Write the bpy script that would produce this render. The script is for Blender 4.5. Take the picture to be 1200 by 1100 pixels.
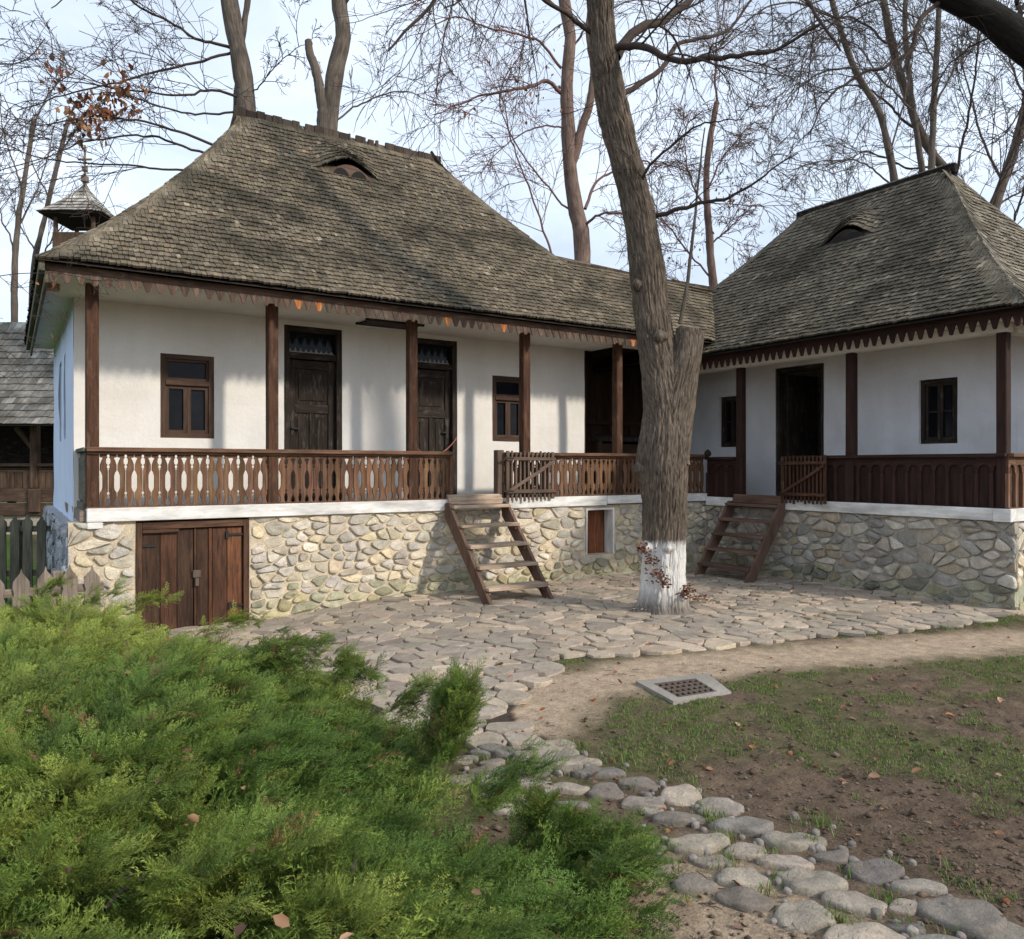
import bpy, math, random
import numpy as np
from mathutils import Vector, noise as mnoise
random.seed(7)
rng = np.random.default_rng(7)
SC = bpy.context.scene
for o in list(bpy.data.objects):
    bpy.data.objects.remove(o)
COL = SC.collection

# ------------------------------------------------------------------ camera
HC = 1.6                       # eye height above the yard
FPX, PX0, PY0 = 910.0, 600.0, 547.0
TH = math.radians(33.0)        # the eye looks 33 degrees right of the main house's depth axis
ST, CT = math.sin(TH), math.cos(TH)
cam = bpy.data.cameras.new("camera")
cam.sensor_fit = 'HORIZONTAL'
cam.sensor_width = 36.0
cam.lens = 36.0 * FPX / 1200.0
cam.shift_y = -0.0025
cam.clip_start = 0.05
cam.clip_end = 2000
camo = bpy.data.objects.new("camera", cam)
camo.location = (0, 0, HC)
camo.rotation_euler = (math.radians(90), 0, -TH)
COL.objects.link(camo)
SC.camera = camo

# ------------------------------------------------------------------ sky, sun, exposure
SUN = Vector((0.50, -0.95, 0.62)).normalized()      # towards the sun
sun_el = math.asin(SUN.z)
sun_az = math.atan2(SUN.x, SUN.y)                  # from +Y clockwise
W = bpy.data.worlds.new("World")
SC.world = W
W.use_nodes = True
nt = W.node_tree
nt.nodes.clear()
out = nt.nodes.new("ShaderNodeOutputWorld")
bg = nt.nodes.new("ShaderNodeBackground")
sky = nt.nodes.new("ShaderNodeTexSky")
sky.sky_type = 'NISHITA'
sky.sun_disc = False
sky.sun_elevation = sun_el
sky.sun_rotation = sun_az
sky.air_density = 1.0
sky.dust_density = 1.5
tc = nt.nodes.new("ShaderNodeTexCoord")
mp = nt.nodes.new("ShaderNodeMapping")
mp.inputs['Scale'].default_value = (1.0, 1.0, 2.4)
nz = nt.nodes.new("ShaderNodeTexNoise")
nz.inputs['Scale'].default_value = 2.1
nz.inputs['Detail'].default_value = 7
nz.inputs['Roughness'].default_value = 0.55
nz.inputs['Distortion'].default_value = 0.35
rp = nt.nodes.new("ShaderNodeValToRGB")
rp.color_ramp.elements[0].position = 0.32
rp.color_ramp.elements[0].color = (0.50, 0.50, 0.50, 1)
rp.color_ramp.elements[1].position = 0.62
rp.color_ramp.elements[1].color = (0.97, 0.97, 0.97, 1)
mx = nt.nodes.new("ShaderNodeMix")
mx.data_type = 'RGBA'
mx.inputs['B'].default_value = (7.5, 8.5, 10.0, 1)   # thin cloud lit from above
nt.links.new(tc.outputs['Generated'], mp.inputs['Vector'])
nt.links.new(mp.outputs['Vector'], nz.inputs['Vector'])
nt.links.new(nz.outputs['Fac'], rp.inputs['Fac'])
nt.links.new(rp.outputs['Color'], mx.inputs['Factor'])
nt.links.new(sky.outputs['Color'], mx.inputs['A'])
nt.links.new(mx.outputs['Result'], bg.inputs['Color'])
bg.inputs['Strength'].default_value = 0.13
nt.links.new(bg.outputs['Background'], out.inputs['Surface'])

sl = bpy.data.lights.new("sun", 'SUN')
sl.energy = 3.1
sl.angle = math.radians(4.0)
sl.color = (1.0, 0.915, 0.80)
so = bpy.data.objects.new("sun", sl)
so.rotation_euler = (-SUN).to_track_quat('-Z', 'Y').to_euler()
so.location = (20, -30, 30)
COL.objects.link(so)

vs = SC.view_settings
vs.view_transform = 'Standard'
vs.look = 'None'
vs.exposure = 0.12
vs.gamma = 1.0
vs.use_curve_mapping = False
try:
    SC.cycles.max_bounces = 6
    SC.cycles.diffuse_bounces = 3
    SC.cycles.transparent_max_bounces = 6
except Exception:
    pass

# ------------------------------------------------------------------ survey helpers
def C(r, d, z):                      # right of / ahead of the eye, height -> world
    return (r * CT + d * ST, -r * ST + d * CT, z)
def S(px, py, d):                    # sight line through a survey mark, at distance d
    return C((px - PX0) / FPX * d, d, HC + (PY0 - py) / FPX * d)
def G(px, py, z=0.0):                # sight line down to the ground
    d = (HC - z) * FPX / (py - PY0)
    return C((px - PX0) / FPX * d, d, z)
def _dir(px):
    k = (px - PX0) / FPX
    return (k * CT + ST, -k * ST + CT)
def onY(px, Y):                      # X where the sight line meets a wall of constant Y
    a, b = _dir(px)
    return a / b * Y
def onX(px, X):
    a, b = _dir(px)
    return b / a * X

def hashn(ix, iy, iz):
    h = (ix * 374761393 + iy * 668265263 + iz * 2147483647 + 1442695041) & 0xffffffff
    h = ((h ^ (h >> 13)) * 1274126177) & 0xffffffff
    return ((h ^ (h >> 16)) & 0xffff) / 65535.0
def vnoise(p):                       # vectorised value noise, p (...,3) -> 0..1
    p = np.asarray(p, dtype=np.float64)
    i = np.floor(p).astype(np.int64)
    f = p - i
    f = f * f * (3 - 2 * f)
    r = 0
    for dx in (0, 1):
        for dy in (0, 1):
            for dz in (0, 1):
                w = (f[..., 0] if dx else 1 - f[..., 0]) * (f[..., 1] if dy else 1 - f[..., 1]) * (f[..., 2] if dz else 1 - f[..., 2])
                r = r + w * hashn(i[..., 0] + dx, i[..., 1] + dy, i[..., 2] + dz)
    return r
def fbm(p, o=3):
    p = np.asarray(p, dtype=np.float64)
    s = 0; a = 0.5; t = 0
    for k in range(o):
        s = s + a * vnoise(p * (2 ** k) + 17.3 * k); t += a; a *= 0.5
    return s / t
def n1(x, y, z=0.0):
    return mnoise.noise((x, y, z))       # -1..1

# ------------------------------------------------------------------ object helpers
def tag(o, label=None, cat=None, group=None, kind=None):
    if label: o['label'] = label
    if cat: o['category'] = cat
    if group: o['group'] = group
    if kind: o['kind'] = kind
    return o
def thing(name, loc, label, cat, group=None):
    o = bpy.data.objects.new(name, None)
    o.empty_display_size = 0.2
    o.location = loc
    COL.objects.link(o)
    return tag(o, label, cat, group)
def root_loc(p):
    while p.parent is not None:
        p = p.parent
    return p.location
def link(name, me, mat, parent, loc=None):
    o = bpy.data.objects.new(name, me)
    COL.objects.link(o)
    if mat is not None:
        me.materials.append(mat)
    if parent is not None:
        o.parent = parent
    elif loc is not None:
        o.location = loc
    return o

class MB:
    """collects polygons with per-face tint and board-following UVs; build() links ONE mesh object"""
    def __init__(s):
        s.v = []; s.f = []; s.uv = []; s.c = []
    def face(s, pts, uv=None, c=(1, 1, 1)):
        b = len(s.v)
        s.v.extend([tuple(p) for p in pts])
        s.f.append(list(range(b, b + len(pts))))
        if uv is None:
            uv = [(p[0] + p[1], p[2]) for p in pts]
        s.uv.append(uv); s.c.append(c)
    def grid(s, rows, c=(1, 1, 1), uvs=None, closed=False, flip=False):
        b = len(s.v); n = len(rows[0])
        for r in rows:
            s.v.extend([tuple(p) for p in r])
        for i in range(len(rows) - 1):
            for j in range(n if closed else n - 1):
                k = (j + 1) % n
                q = [b + i * n + j, b + i * n + k, b + (i + 1) * n + k, b + (i + 1) * n + j]
                if flip: q.reverse()
                s.f.append(q)
                if uvs:
                    u = [uvs(i, j), uvs(i, j + 1), uvs(i + 1, j + 1), uvs(i + 1, j)]
                    if flip: u.reverse()
                else:
                    u = [(s.v[x][0] + s.v[x][1], s.v[x][2]) for x in q]
                s.uv.append(u)
                s.c.append(c(i, j) if callable(c) else c)
    def prism(s, fr, poly, n0, n1_, c=(1, 1, 1), ce=None, grain='z'):
        """polygon of (a,z) on a frame, extruded from n0 (back) to n1 (front)"""
        o = random.uniform(0, 50)
        def U(a, n, z):
            return (a + n + o, z + o) if grain == 'z' else (z + n + o, a + o)
        P1 = [fr(a, n1_, z) for a, z in poly]; P0 = [fr(a, n0, z) for a, z in poly]
        s.face(P1, [U(a, n1_, z) for a, z in poly], c)
        s.face(P0[::-1], [U(a, n0, z) for a, z in poly][::-1], c)
        m = len(poly)
        for i in range(m):
            j = (i + 1) % m
            s.face([P1[i], P0[i], P0[j], P1[j]], [U(poly[i][0], n1_, poly[i][1]), U(poly[i][0], n0, poly[i][1]), U(poly[j][0], n0, poly[j][1]), U(poly[j][0], n1_, poly[j][1])], ce or c)
    def box(s, fr, a0, a1, nn0, nn1, z0, z1, c=(1, 1, 1), jit=0.0, grain=None):
        d = (a1 - a0, nn1 - nn0, z1 - z0)
        g = grain if grain is not None else max(range(3), key=lambda k: abs(d[k]))
        o = random.uniform(0, 60); o2 = random.uniform(0, 60)
        K = [(a, n, z) for a in (a0, a1) for n in (nn0, nn1) for z in (z0, z1)]
        K = [tuple(k[i] + random.uniform(-jit, jit) for i in range(3)) for k in K]
        P = [fr(*k) for k in K]
        def uv(k):
            k = K[k]
            w = k[g]; x = sum(k[i] for i in range(3) if i != g)
            return (x + o, w + o2)
        for q in ((0, 1, 3, 2), (4, 6, 7, 5), (0, 4, 5, 1), (2, 3, 7, 6), (0, 2, 6, 4), (1, 5, 7, 3)):
            s.face([P[i] for i in q], [uv(i) for i in q], c)
    def beam(s, A, B, w, h, up=(0, 0, 1), c=(1, 1, 1)):
        """square bar from A to B"""
        A = Vector(A); B = Vector(B); d = (B - A); L = d.length; d.normalize()
        x = d.cross(Vector(up)); x.normalize(); y = x.cross(d)
        def fr(a, n, z): return A + d * a + x * n + y * z
        s.box(fr, 0, L, -w / 2, w / 2, -h / 2, h / 2, c)
    def build(s, name, mat, parent=None, smooth=False, bevel=0.0, loc=(0, 0, 0)):
        L = Vector(root_loc(parent)) if parent is not None else Vector(loc)
        me = bpy.data.meshes.new(name)
        me.from_pydata([(p[0] - L.x, p[1] - L.y, p[2] - L.z) for p in s.v], [], s.f)
        uvl = me.uv_layers.new(name="UVMap")
        uvl.data.foreach_set("uv", np.array([x for f in s.uv for t in f for x in t], dtype=np.float32))
        ca = me.color_attributes.new("Col", 'FLOAT_COLOR', 'CORNER')
        cc = []
        for f, c in zip(s.f, s.c):
            cc.extend([c[0], c[1], c[2], 1.0] * len(f))
        ca.data.foreach_set("color", np.array(cc, dtype=np.float32))
        if smooth:
            me.polygons.foreach_set("use_smooth", np.ones(len(s.f), dtype=bool))
        me.update()
        o = link(name, me, mat, parent, L)
        if bevel > 0:
            import bmesh
            bm = bmesh.new(); bm.from_mesh(me)
            bmesh.ops.remove_doubles(bm, verts=bm.verts, dist=0.0003)
            bmesh.ops.recalc_face_normals(bm, faces=bm.faces)
            bm.to_mesh(me); bm.free()
            md = o.modifiers.new("edge", 'BEVEL'); md.width = bevel; md.segments = 1; md.limit_method = 'ANGLE'
        return o

def fastmesh(name, V, F, mat, parent=None, cols=None, smooth=False, uv=None):
    """numpy arrays straight into one mesh object. F is (m,3) or (m,4)"""
    L = np.array(root_loc(parent)) if parent is not None else np.zeros(3)
    V = np.asarray(V, dtype=np.float64) - L
    me = bpy.data.meshes.new(name)
    k = F.shape[1]; m = len(F)
    me.vertices.add(len(V)); me.vertices.foreach_set("co", V.astype(np.float32).ravel())
    me.loops.add(m * k); me.loops.foreach_set("vertex_index", F.astype(np.int32).ravel())
    me.polygons.add(m); me.polygons.foreach_set("loop_start", np.arange(0, m * k, k, dtype=np.int32))
    if smooth: me.polygons.foreach_set("use_smooth", np.ones(m, dtype=bool))
    if cols is not None:
        ca = me.color_attributes.new("Col", 'FLOAT_COLOR', 'POINT')
        c4 = np.ones((len(V), 4), dtype=np.float32); c4[:, :3] = cols
        ca.data.foreach_set("color", c4.ravel())
    if uv is not None:
        l = me.uv_layers.new(name="UVMap")
        l.data.foreach_set("uv", uv[F.ravel()].astype(np.float32).ravel())
    me.update(calc_edges=True)
    me.validate()
    return link(name, me, mat, parent)

# ------------------------------------------------------------------ materials
def mat_new(name, rough=0.85, spec=0.3):
    m = bpy.data.materials.new(name); m.use_nodes = True
    b = m.node_tree.nodes["Principled BSDF"]
    b.inputs['Roughness'].default_value = rough
    b.inputs['Specular IOR Level'].default_value = spec
    return m, m.node_tree, b
def N(nt, t, **kw):
    n = nt.nodes.new(t)
    for k, v in kw.items():
        if k in n.inputs: n.inputs[k].default_value = v
        else: setattr(n, k, v)
    return n
def ramp(nt, fac, stops):
    r = nt.nodes.new("ShaderNodeValToRGB")
    e = r.color_ramp.elements
    while len(e) < len(stops): e.new(0.5)
    for i, (p, c) in enumerate(stops):
        e[i].position = p; e[i].color = (c[0], c[1], c[2], 1) if hasattr(c, '__len__') else (c, c, c, 1)
    nt.links.new(fac, r.inputs['Fac'])
    return r.outputs['Color']
def mul(nt, a, b, f=1.0, mode='MULTIPLY'):
    m = nt.nodes.new("ShaderNodeMix"); m.data_type = 'RGBA'; m.blend_type = mode
    if isinstance(f, float): m.inputs['Factor'].default_value = f
    else: nt.links.new(f, m.inputs['Factor'])
    for s, i in ((a, 'A'), (b, 'B')):
        if hasattr(s, '__len__'): m.inputs[i].default_value = (s[0], s[1], s[2], 1)
        else: nt.links.new(s, m.inputs[i])
    return m.outputs['Result']
def bump(nt, b, h, strength=0.4, dist=0.01):
    n = N(nt, "ShaderNodeBump", Strength=strength, Distance=dist)
    nt.links.new(h, n.inputs['Height']); nt.links.new(n.outputs['Normal'], b.inputs['Normal'])
def noise_tex(nt, vec, scale, detail=5, rough=0.6, dist=0.0):
    n = N(nt, "ShaderNodeTexNoise", Scale=scale, Detail=detail, Roughness=rough, Distortion=dist)
    if vec is not None: nt.links.new(vec, n.inputs['Vector'])
    return n.outputs['Fac']
def mapped(nt, src, scale):
    t = nt.nodes.new("ShaderNodeTexCoord")
    m = nt.nodes.new("ShaderNodeMapping"); m.inputs['Scale'].default_value = scale
    nt.links.new(t.outputs[src], m.inputs['Vector'])
    return m.outputs['Vector']
def colattr(nt):
    a = nt.nodes.new("ShaderNodeVertexColor"); a.layer_name = "Col"
    return a.outputs['Color']

def wood(name, dark, light, rough=0.8, grain=26.0, bumpk=0.5, worn=None):
    m, nt, b = mat_new(name, rough, 0.25)
    v = mapped(nt, 'UV', (grain, 1.6, 1))
    f = noise_tex(nt, v, 1.6, 7, 0.65, 0.6)
    c = ramp(nt, f, [(0.28, dark), (0.72, light)])
    v2 = mapped(nt, 'UV', (5.0, 1.2, 1))
    f2 = noise_tex(nt, v2, 1.3, 4, 0.6)
    c = mul(nt, c, ramp(nt, f2, [(0.3, 0.55), (0.7, 1.25)]))
    if worn:
        v3 = mapped(nt, 'UV', (9.0, 2.2, 1))
        f3 = noise_tex(nt, v3, 1.7, 6, 0.7)
        c = mul(nt, c, worn, ramp(nt, f3, [(0.52, 0.0), (0.72, 0.85)]), 'MIX')
    c = mul(nt, c, colattr(nt))
    nt.links.new(c, b.inputs['Base Color'])
    bump(nt, b, f, bumpk, 0.006)
    return m

def plaster(name, col, stain, rough=0.9, peel=0.25):
    m, nt, b = mat_new(name, rough, 0.2)
    v = mapped(nt, 'Object', (1, 1, 1))
    f = noise_tex(nt, v, 1.1, 5, 0.6, 0.3)
    c = ramp(nt, f, [(0.35, stain), (0.62, col)])
    vs_ = mapped(nt, 'Object', (6, 6, 0.7))
    f2 = noise_tex(nt, vs_, 1.2, 5, 0.65)
    c = mul(nt, c, ramp(nt, f2, [(0.25, 0.95), (0.6, 1.0)]))
    f3 = noise_tex(nt, v, 55, 4, 0.7)
    c = mul(nt, c, ramp(nt, f3, [(0.3, 0.94), (0.6, 1.0)]))
    nt.links.new(c, b.inputs['Base Color'])
    f4 = noise_tex(nt, v, 14, 6, 0.65)
    bump(nt, b, f4, peel * 1.8, 0.014)
    return m

def tinted(name, scale, lo, hi, rough=0.9, bscale=40, bstr=0.6, bdist=0.01, extra=None):
    """colour carried per piece, broken up with noise"""
    m, nt, b = mat_new(name, rough, 0.25)
    v = mapped(nt, 'Object', (1, 1, 1))
    f = noise_tex(nt, v, scale, 6, 0.65, 0.2)
    c = mul(nt, colattr(nt), ramp(nt, f, [(0.28, lo), (0.72, hi)]))
    f0 = noise_tex(nt, v, scale * 7, 4, 0.7)
    c = mul(nt, c, ramp(nt, f0, [(0.3, 0.75), (0.7, 1.18)]))
    if extra:
        ec, es, p0, p1, amt = extra
        fe = noise_tex(nt, v, es, 5, 0.65, 0.4)
        c = mul(nt, c, ec, ramp(nt, fe, [(p0, 0.0), (p1, amt)]), 'MIX')
    nt.links.new(c, b.inputs['Base Color'])
    fb = noise_tex(nt, v, bscale, 6, 0.7)
    bump(nt, b, fb, bstr, bdist)
    return m

def flat(name, col, rough=0.6, spec=0.3, metal=0.0):
    m, nt, b = mat_new(name, rough, spec)
    v = mapped(nt, 'Object', (1, 1, 1))
    f = noise_tex(nt, v, 30, 4, 0.6)
    nt.links.new(ramp(nt, f, [(0.3, tuple(x * 0.8 for x in col)), (0.7, tuple(min(1, x * 1.15) for x in col))]), b.inputs['Base Color'])
    b.inputs['Metallic'].default_value = metal
    return m

M = {}
M['white'] = plaster('white_limewash', (0.78, 0.755, 0.71), (0.715, 0.68, 0.62))
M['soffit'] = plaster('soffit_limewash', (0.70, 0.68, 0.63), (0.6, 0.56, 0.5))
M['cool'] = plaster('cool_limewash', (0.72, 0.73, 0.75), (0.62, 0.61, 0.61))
M['blue'] = plaster('blue_limewash', (0.60, 0.68, 0.84), (0.53, 0.62, 0.79))
M['beam_white'] = wood('painted_beam', (0.66, 0.64, 0.60), (0.80, 0.79, 0.76), 0.8, 20, 0.5, worn=(0.5, 0.45, 0.38))
M['wood'] = wood('brown_wood', (0.056, 0.028, 0.016), (0.225, 0.120, 0.07), worn=(0.19, 0.125, 0.085))
M['post'] = wood('post_wood', (0.028, 0.013, 0.008), (0.115, 0.052, 0.028), worn=(0.16, 0.10, 0.065))
M['maroon'] = wood('maroon_wood', (0.018, 0.0085, 0.0065), (0.056, 0.026, 0.019))
M['dark'] = wood('dark_wood', (0.012, 0.0085, 0.006), (0.045, 0.032, 0.024), worn=(0.12, 0.10, 0.085))
M['passage'] = wood('passage_boards', (0.018, 0.010, 0.006), (0.07, 0.036, 0.02))
M['cellar'] = wood('cellar_planks', (0.026, 0.0135, 0.0085), (0.15, 0.077, 0.044), worn=(0.025, 0.016, 0.012))
M['tread'] = wood('worn_tread', (0.24, 0.165, 0.11), (0.54, 0.41, 0.30), worn=(0.52, 0.43, 0.34))
M['stringer'] = wood('red_stringer', (0.10, 0.058, 0.041), (0.20, 0.122, 0.088))
M['grey_wood'] = wood('grey_weathered_wood', (0.11, 0.085, 0.065), (0.31, 0.25, 0.20))
M['gate'] = wood('gate_wood', (0.075, 0.048, 0.034), (0.20, 0.14, 0.105))
M['fence_dark'] = wood('dark_picket_wood', (0.05, 0.047, 0.034), (0.17, 0.16, 0.115))
M['log'] = wood('log_wood', (0.05, 0.03, 0.02), (0.16, 0.10, 0.065), grain=14)
M['frame'] = wood('window_frame_wood', (0.04, 0.022, 0.015), (0.11, 0.066, 0.046))
M['ridge'] = wood('ridge_board', (0.03, 0.022, 0.017), (0.10, 0.075, 0.055))
M['fascia'] = wood('fascia_board', (0.05, 0.026, 0.017), (0.17, 0.105, 0.075), worn=(0.2, 0.165, 0.13))
M['shingle'] = tinted('wood_shingles', 4.5, 0.58, 1.36, 0.92, 60, 0.8, 0.008, extra=((0.038, 0.033, 0.021), 1.3, 0.46, 0.64, 0.78))
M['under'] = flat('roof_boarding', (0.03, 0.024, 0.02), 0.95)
M['rubble'] = tinted('rubble_stone', 9, 0.72, 1.22, 0.92, 45, 0.8, 0.014)
M['paving'] = tinted('paving_stone', 8, 0.75, 1.2, 0.85, 50, 0.7, 0.01)
M['cobble'] = tinted('cobble_stone', 12, 0.70, 1.25, 0.8, 60, 0.8, 0.012)
M['iron'] = flat('black_iron', (0.03, 0.028, 0.027), 0.55, 0.5, 0.6)
M['rust'] = flat('rusty_iron', (0.115, 0.088, 0.07), 0.8, 0.3, 0.2)
M['concrete'] = plaster('concrete_slab', (0.34, 0.31, 0.27), (0.25, 0.225, 0.19), 0.9, 0.6)
M['room'] = flat('dark_room', (0.02, 0.018, 0.016), 0.95)
M['cloth'] = flat('lace_cloth', (0.34, 0.32, 0.30), 0.9)
M['rope'] = flat('red_cord', (0.32, 0.13, 0.11), 0.9)
def glass(name):
    m, nt, b = mat_new(name, 0.07, 0.12)
    v = mapped(nt, 'Object', (1, 1, 1))
    f = noise_tex(nt, v, 5, 4, 0.6)
    nt.links.new(ramp(nt, f, [(0.3, (0.004, 0.005, 0.007)), (0.7, (0.010, 0.012, 0.016))]), b.inputs['Base Color'])
    bump(nt, b, f, 0.05, 0.01)
    return m
M['glass'] = glass('window_glass')

def leafmat(name, trans=0.25):
    m, nt, b = mat_new(name, 0.6, 0.3)
    c = colattr(nt)
    nt.links.new(c, b.inputs['Base Color'])
    o = nt.nodes["Material Output"]
    t = nt.nodes.new("ShaderNodeBsdfTranslucent"); nt.links.new(c, t.inputs['Color'])
    s = nt.nodes.new("ShaderNodeMixShader"); s.inputs['Fac'].default_value = trans
    nt.links.new(b.outputs['BSDF'], s.inputs[1]); nt.links.new(t.outputs['BSDF'], s.inputs[2])
    nt.links.new(s.outputs['Shader'], o.inputs['Surface'])
    return m
M['leaf'] = leafmat('plant_leaf')
M['dry'] = leafmat('dry_leaf', 0.15)

def bark(name, dark, light, su=16.0, sv=1.4, moss=None, white=None):
    m, nt, b = mat_new(name, 0.95, 0.15)
    v = mapped(nt, 'UV', (su, sv, 1))
    f = noise_tex(nt, v, 2.0, 7, 0.68, 0.5)
    c = ramp(nt, f, [(0.30, dark), (0.68, light)])
    o = mapped(nt, 'Object', (1, 1, 1))
    f2 = noise_tex(nt, o, 2.3, 4, 0.6)
    c = mul(nt, c, ramp(nt, f2, [(0.3, 0.72), (0.7, 1.2)]))
    if moss:
        f3 = noise_tex(nt, o, 3.1, 5, 0.65)
        c = mul(nt, c, moss, ramp(nt, f3, [(0.6, 0.0), (0.75, 0.5)]), 'MIX')
    if white:
        z0, z1 = white
        sx = nt.nodes.new("ShaderNodeSeparateXYZ"); nt.links.new(o, sx.inputs[0])
        f4 = noise_tex(nt, v, 3.0, 6, 0.7)
        def madd(a, k, off):
            q = N(nt, "ShaderNodeMath", operation='MULTIPLY_ADD'); nt.links.new(a, q.inputs[0]); q.inputs[1].default_value = k; q.inputs[2].default_value = off
            return q.outputs[0]
        edge = N(nt, "ShaderNodeMath", operation='ADD'); nt.links.new(sx.outputs['Z'], edge.inputs[0]); nt.links.new(madd(f4, 0.22, -0.11), edge.inputs[1])
        up = ramp(nt, madd(edge.outputs[0], 1.0 / (z1 + 0.3), 0.0), [((z1 - 0.05) / (z1 + 0.3), 1.0), ((z1 + 0.03) / (z1 + 0.3), 0.0)])
        lo = ramp(nt, madd(edge.outputs[0], 1.0, 0.0), [(z0, 0.12), (z0 + 0.22, 1.0)])
        wear = ramp(nt, f, [(0.28, 0.2), (0.44, 0.97)])
        k = mul(nt, mul(nt, up, lo), wear)
        c = mul(nt, c, (0.68, 0.66, 0.62), k, 'MIX')
    nt.links.new(c, b.inputs['Base Color'])
    bump(nt, b, f, 0.9, 0.02)
    return m
M['bark_front'] = bark('furrowed_bark', (0.020, 0.015, 0.011), (0.215, 0.17, 0.13), 44, 4.2, moss=(0.05, 0.055, 0.02), white=(0.06, 0.78))
M['bark'] = bark('grey_bark', (0.05, 0.04, 0.032), (0.20, 0.165, 0.135))
M['bark_dark'] = bark('dark_bark', (0.008, 0.007, 0.006), (0.03, 0.026, 0.022))
M['bark_red'] = bark('reddish_bark', (0.075, 0.05, 0.04), (0.27, 0.19, 0.155))
M['twig'] = flat('twig_bark', (0.065, 0.049, 0.041), 0.9, 0.15)
M['twig_red'] = flat('reddish_twig', (0.17, 0.10, 0.088), 0.9, 0.15)
M['twig_grey'] = flat('grey_twig', (0.12, 0.10, 0.085), 0.9, 0.15)
# ------------------------------------------------------------------ ground
def poly_mask(poly, P):              # points inside polygon, vectorised
    x, y = P[..., 0], P[..., 1]
    r = np.zeros(x.shape, dtype=bool); n = len(poly)
    for i in range(n):
        x0, y0 = poly[i][:2]; x1, y1 = poly[(i + 1) % n][:2]
        c = ((y0 > y) != (y1 > y)) & (x < (x1 - x0) * (y - y0) / (y1 - y0 + 1e-12) + x0)
        r ^= c
    return r
def seg_dist(poly, P, closed=False):
    best = np.full(P.shape[:-1], 1e9)
    n = len(poly)
    for i in range(n if closed else n - 1):
        a = np.array(poly[i][:2]); b = np.array(poly[(i + 1) % n][:2])
        ab = b - a
        t = np.clip(((P - a) @ ab) / (ab @ ab + 1e-12), 0, 1)
        d = np.linalg.norm(P - (a + t[..., None] * ab), axis=-1)
        best = np.minimum(best, d)
    return best
def sstep(a, b, x):
    t = np.clip((x - a) / (b - a), 0, 1); return t * t * (3 - 2 * t)

def gz(x, y):                         # the yard drops a little towards the cellar door
    x = np.asarray(x, dtype=float); y = np.asarray(y, dtype=float)
    return -0.11 * sstep(4.2, 2.2, x) * sstep(5.0, 8.0, y)

YARD = [G(1215, 712), G(1130, 733), G(1050, 741), G(950, 747), G(860, 752), G(760, 765), G(700, 769), G(650, 772),
        G(632, 795), G(612, 812), G(601, 832), G(606, 848), G(640, 862), G(650, 874), G(610, 884), G(540, 882), G(470, 856), G(420, 832), G(330, 800), G(200, 760), (0.3, 8.9), (9.6, 8.9), (9.6, 4.0)]
YARD = [p[:2] for p in YARD]
TRACK = [G(1500, 735)[:2], G(1200, 747)[:2], G(1050, 760)[:2], G(900, 768)[:2], G(760, 783)[:2], G(660, 806)[:2], G(610, 840)[:2]]
LAWN = [(-12, 9.3), (0.4, 9.3), (0.4, 22), (-12, 22)]
def ground_cols(P):
    n = fbm(np.concatenate([P * 0.9, np.zeros(P.shape[:-1] + (1,))], -1), 4)
    n2 = fbm(np.concatenate([P * 6.0, np.ones(P.shape[:-1] + (1,))], -1), 3)
    soil = np.array((0.160, 0.113, 0.077)); tan = np.array((0.48, 0.365, 0.255)); turf = np.array((0.095, 0.115, 0.035)); lawn = np.array((0.10, 0.16, 0.025))
    c = soil * (0.72 + 0.55 * n2[..., None])
    g = sstep(0.47, 0.62, n)[..., None] * 0.45
    c = c * (1 - g) + turf * g
    d = seg_dist(TRACK, P)
    t = sstep(0.62, 0.18, d + (n2 - 0.5) * 0.35 + (n - .5) * .3)[..., None]
    # bare trodden earth beside the cobbles, lower edge of the photo
    pale = np.array(G(840, 1075)[:2]); t2 = sstep(0.75, 0.25, np.linalg.norm(P - pale, axis=-1) + (n2 - 0.5) * 0.3)[..., None] * 0.8
    t = np.maximum(t, t2)
    c = c * (1 - t) + tan * (0.86 + 0.28 * n2[..., None]) * t
    yk = poly_mask(YARD, P)[..., None]
    c = np.where(yk, np.array((0.085, 0.066, 0.05)) * (.6 + .8 * n2[..., None]), c)
    l = poly_mask(LAWN, P)[..., None]
    c = np.where(l, lawn * (0.7 + 0.6 * n2[..., None]), c)
    far = sstep(16, 30, np.linalg.norm(P, axis=-1))[..., None]
    return c * (1 - far) + np.array((0.09, 0.085, 0.045)) * far, t[..., 0]
def axis(lo, hi, step, far):
    a = list(np.arange(lo, hi + step / 2, step)); s = step
    x = lo
    L = []
    while x > -far: s *= 1.45; x -= s; L.append(x)
    s = step; x = hi; R_ = []
    while x < far: s *= 1.45; x += s; R_.append(x)
    return np.array(L[::-1] + a + R_)
gx = axis(-2.0, 10.5, 0.045, 400); gy = axis(0.3, 9.3, 0.045, 400)
XX, YY = np.meshgrid(gx, gy, indexing='xy')
P2 = np.stack([XX, YY], -1)
gc, gtrack = ground_cols(P2)
clod = fbm(np.stack([XX * 9, YY * 9, XX * 0], -1), 3) - 0.5
clod2 = np.maximum(0, vnoise(np.stack([XX * 22, YY * 22, XX * 0 + 5], -1)) - 0.55)
near = np.where((np.abs(XX - 4.2) < 6.6) & (np.abs(YY - 4.8) < 4.7), 1.0, 0.0)
under = sstep(0.05, -0.02, np.where(poly_mask(YARD, P2), -seg_dist(YARD, P2, True), seg_dist(YARD, P2, True)))
cobq = np.array([G(x_, y_)[:2] for x_, y_ in ((560, 880), (600, 900), (680, 930), (760, 960), (850, 990), (960, 1030), (1060, 1070), (1180, 1110))])
pathk = sstep(.75, .35, seg_dist([tuple(q) for q in cobq], P2))
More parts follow.
